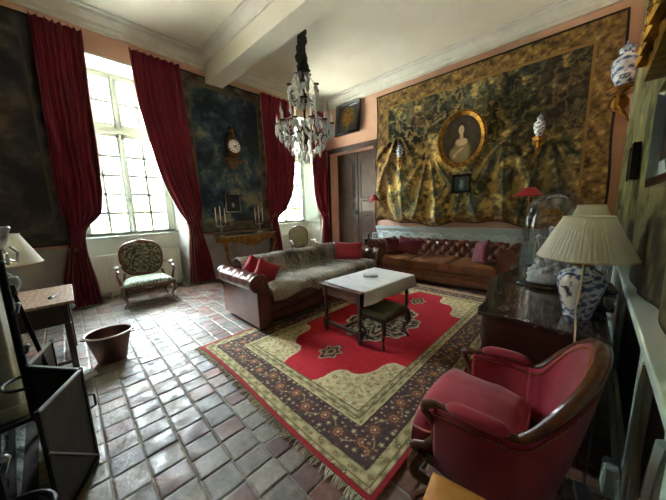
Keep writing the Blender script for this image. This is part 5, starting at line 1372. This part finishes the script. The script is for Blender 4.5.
MB().box(FX0+.0, FX1, -1.4, -.22, 0, .02).build('hearth_slab', MT['soot'], t)
nU = 70; U, V = np.meshgrid(np.linspace(0, 1, nU), np.linspace(0, 1, nU), indexing='ij'); H = .02+.1*np.sin(PI*U)**.5*np.sin(PI*V)**.5*(.4+fbm(U*9, V*7, 3, 4))+.03*fbm(U*40, V*30, 7, 2)*np.sin(PI*U)*np.sin(PI*V)
H[0, :] = H[-1, :] = .018; H[:, 0] = H[:, -1] = .018
o = grid_obj('ash_heap', -2.85+U*1.35, -1.2+V*.92, H, None, MT['ash'], None); tag(o, 'heap of pale grey ash on the hearth behind the fire screen', 'ash', kind='stuff')
r = random.Random(2)
for i in range(16):
    x = -2.75+r.uniform(0, .95); y = -.36-r.uniform(0, .55); q = r.uniform(.025, .05)
    m = MB().ball((0, 0, 0), (q*1.3, q, q*.75), 5); m.v = [(a+r.uniform(-.2, .2)*q, b+r.uniform(-.2, .2)*q, c) for a, b, c in m.v]
    o = m.build('charcoal_lump', MT['bark'], None, smooth=0); o.location = (x, y, .1+.06*math.sin(PI*(x+2.85)/1.35)); o.rotation_euler = (0, 0, r.uniform(0, 3))
    tag(o, 'black lump of charcoal scattered on the pale ash of the hearth', 'charcoal', 'charcoal lumps on the ash')
def log(label, p0, p1, r):
    t = thing('charred_log', label, 'log', p0, 0, 'logs on the hearth'); v = Vector(p1)-Vector(p0)
    pts = [tuple(v*q+Vector((.01*math.sin(q*9), .01*math.cos(q*7), .008*math.sin(q*12)))) for q in np.linspace(0, 1, 9)]
    b = MB().tube(pts, [r*(1+.08*math.sin(i*2.1)) for i in range(9)], 12).build('bark', MT['bark'], t)
    d = v.normalized(); MB().tube([tuple(v-d*.002+Vector(pts[-1])-v), tuple(Vector(pts[-1])+d*.006)], r*.85, 12).build('cut_end', MT['ash'], t)
log('thick charred log lying lengthwise on the ash', (-2.6, -.7, .17), (-1.8, -.62, .17), .075)
log('thin charred log crossing the thick one', (-2.5, -.9, .2), (-1.9, -.42, .3), .05)
log('short charred log at the front of the ash', (-2.5, -.45, .12), (-2.1, -.36, .12), .05)
def andiron(label, x, y):
    t = thing('iron_andiron', label, 'andiron', (x, y, .02))
    MB().tube([(0, 0, .12), (0, 0, 1.3)], .02, 8).build('post', MT['iron'], t)
    m = MB().tube([(-.14, .08, 0), (-.08, .03, .1), (0, 0, .14), (.08, .03, .1), (.14, .08, 0)], .018, 8); m.build('front_legs', MT['iron'], t)
    MB().tube([(0, 0, .13), (0, -.5, .13), (0, -.52, 0)], .018, 8).build('log_bar', MT['iron'], t)
    m = MB().lathe([(.02, 1.29), (.045, 1.32), (.06, 1.38), (.075, 1.42), (.07, 1.43)], 16)
    for k in range(4):
        a = k*PI/2+.5; m.tube([(.03*math.cos(a), .03*math.sin(a), 1.22), (.08*math.cos(a), .08*math.sin(a), 1.2), (.09*math.cos(a), .09*math.sin(a), 1.26), (.06*math.cos(a), .06*math.sin(a), 1.3)], .008, 6)
    m.build('cup', MT['silver'], t)
    m = MB()
    for z in (.88, .6): MB().tube([(0, 0, z), (.05, .03, z+.01), (.065, .04, z+.05)], .009, 6).ball((.065, .04, z+.06), .014, 8).build('hook', MT['silver'], t)
    MB().tube([(.12+.11*math.cos(a), .02+.11*math.sin(a), .45) for a in np.linspace(0, 2*PI, 33)], .01, 8).tube([(0, 0, .45), (.03, .0, .45)], .01, 6).build('ring', MT['iron'], t)
    return t
andiron('tall black iron andiron with silvery cup and hooks against the far hearth jamb', -2.62, -.22)
andiron('tall black iron andiron at the near end of the hearth, out past the fire screen', -1.45, -.24)
t = thing('iron_grate_bar', 'straight black iron bar lying across the hearth in front of the ash', 'bar', (-2.2, -.31, .05), R_(3))
MB().box(-.55, .55, -.015, .015, 0, .03).box(-.55, .55, -.06, -.045, 0, .02).build('bar', MT['iron'], t); 
for s in (-1, 1): MB().box(s*.5-.01, s*.5+.01, -.06, .015, -.03, 0).build('foot', MT['iron'], t)
t = thing('fire_poker', 'long black poker leaning from the andiron down to the fire screen', 'poker', (-2.28, -.03, .0))
MB().tube([(0, 0, .02), (-.5, -.17, .98)], [.012, .012], 8).build('shaft', MT['iron'], t); MB().tube([(-.5, -.17, .98), (-.53, -.18, 1.04)], .018, 8).build('grip', MT['iron'], t)
def screen():
    t = thing('folding_fire_screen', 'folding sheet iron fire screen with bright steel top edge standing before the hearth', 'fire screen', (-2.07, .03, 0))
    P = [(-.66, -.11), (-.31, -.215), (0, 0), (.32, -.17)]; H = .61
    for i in range(3):
        (x0, y0), (x1, y1) = P[i], P[i+1]; L = math.hypot(x1-x0, y1-y0); M = Matrix.Translation((x0, y0, 0)) @ Matrix.Rotation(math.atan2(y1-y0, x1-x0), 4, 'Z')
        p = MB().box(.006, L-.006, -.004, .004, .01, H, M).build('panel', MT['irondark'], t)
        MB().box(.006, L-.006, -.008, .008, H-.004, H+.006, M).build('top_edge', MT['steel'], p)
        f = MB().box(.0, .016, -.01, .01, 0, H, M).box(L-.016, L, -.01, .01, 0, H, M).box(0, L, -.01, .01, .01, .03, M)
        f.build('frame_bar', MT['iron'], p)
        if i == 2: MB().tube([M @ Vector((.0, .01, .03)), M @ Vector((L, .01, .4))], .006, 6).build('stay_rod', MT['steel'], p)
    for i, (x, y) in enumerate(P): MB().tube([(x, y, 0), (x, y, H+.012)], .009, 8).build('hinge_rod', MT['iron'], t)
    m = MB(); M = Matrix.Translation((.0, .0, 0)); MB().tube([(.0, .01, .44), (.0, .035, .43), (0, .035, .36), (0, .01, .35)], .006, 6).build('handle', MT['iron'], t)
screen()

# ------------------------------------------------------------------ light
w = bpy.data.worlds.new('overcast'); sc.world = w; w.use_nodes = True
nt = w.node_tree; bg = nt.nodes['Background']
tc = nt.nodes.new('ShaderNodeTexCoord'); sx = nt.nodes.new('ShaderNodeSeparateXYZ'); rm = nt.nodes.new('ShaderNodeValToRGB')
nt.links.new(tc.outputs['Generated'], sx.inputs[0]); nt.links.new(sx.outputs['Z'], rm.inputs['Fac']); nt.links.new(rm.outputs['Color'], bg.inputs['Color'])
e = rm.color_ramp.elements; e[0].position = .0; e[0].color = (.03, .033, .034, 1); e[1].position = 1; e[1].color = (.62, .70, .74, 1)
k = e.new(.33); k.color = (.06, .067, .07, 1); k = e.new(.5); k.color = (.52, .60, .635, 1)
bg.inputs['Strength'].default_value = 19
sun = bpy.data.lights.new('sun', 'SUN'); sun.energy = 14; sun.angle = .05; sun.color = (1, .95, .86)
so = bpy.data.objects.new('sun', sun); COL.objects.link(so); so.rotation_euler = (R_(40), 0, R_(100))
for yc, hw_ in ((1.15, .72), (4.83, .75)):
    l = bpy.data.lights.new('daylight_portal', 'AREA'); l.shape = 'RECTANGLE'; l.size = hw_*2; l.size_y = 2.9; l.cycles.is_portal = True
    o = bpy.data.objects.new('daylight_portal', l); COL.objects.link(o); o.location = (-6.37, yc, 2.52); o.rotation_euler = (R_(90), 0, R_(-90))

# ------------------------------------------------------------------ camera
def camera():
    y, p, r = -.74589, .15644, -.03006
    F = Vector((math.cos(p)*math.sin(y), math.cos(p)*math.cos(y), -math.sin(p))); rt = Vector((math.cos(y), -math.sin(y), 0)); up = rt.cross(F)
    a = rt*math.cos(r)+up*math.sin(r); b = up*math.cos(r)-rt*math.sin(r)
    cam = bpy.data.cameras.new('camera'); cam.sensor_width = 36; cam.lens = 36*263.9/666; cam.clip_start = .03; cam.clip_end = 300
    o = bpy.data.objects.new('camera', cam); COL.objects.link(o)
    M = Matrix(((a.x, b.x, -F.x, 0), (a.y, b.y, -F.y, 0), (a.z, b.z, -F.z, 1.5), (0, 0, 0, 1))); o.matrix_world = M
    sc.camera = o
camera()
sc.view_settings.view_transform = 'Standard'; sc.view_settings.look = 'None'; sc.view_settings.gamma = 1
sc.view_settings.exposure = 3.72
sc.cycles.use_adaptive_sampling = False; sc.cycles.denoising_prefilter = 'ACCURATE'; sc.cycles.denoising_input_passes = 'RGB_ALBEDO_NORMAL'
sc.cycles.max_bounces = 10; sc.cycles.diffuse_bounces = 6; sc.cycles.transparent_max_bounces = 16
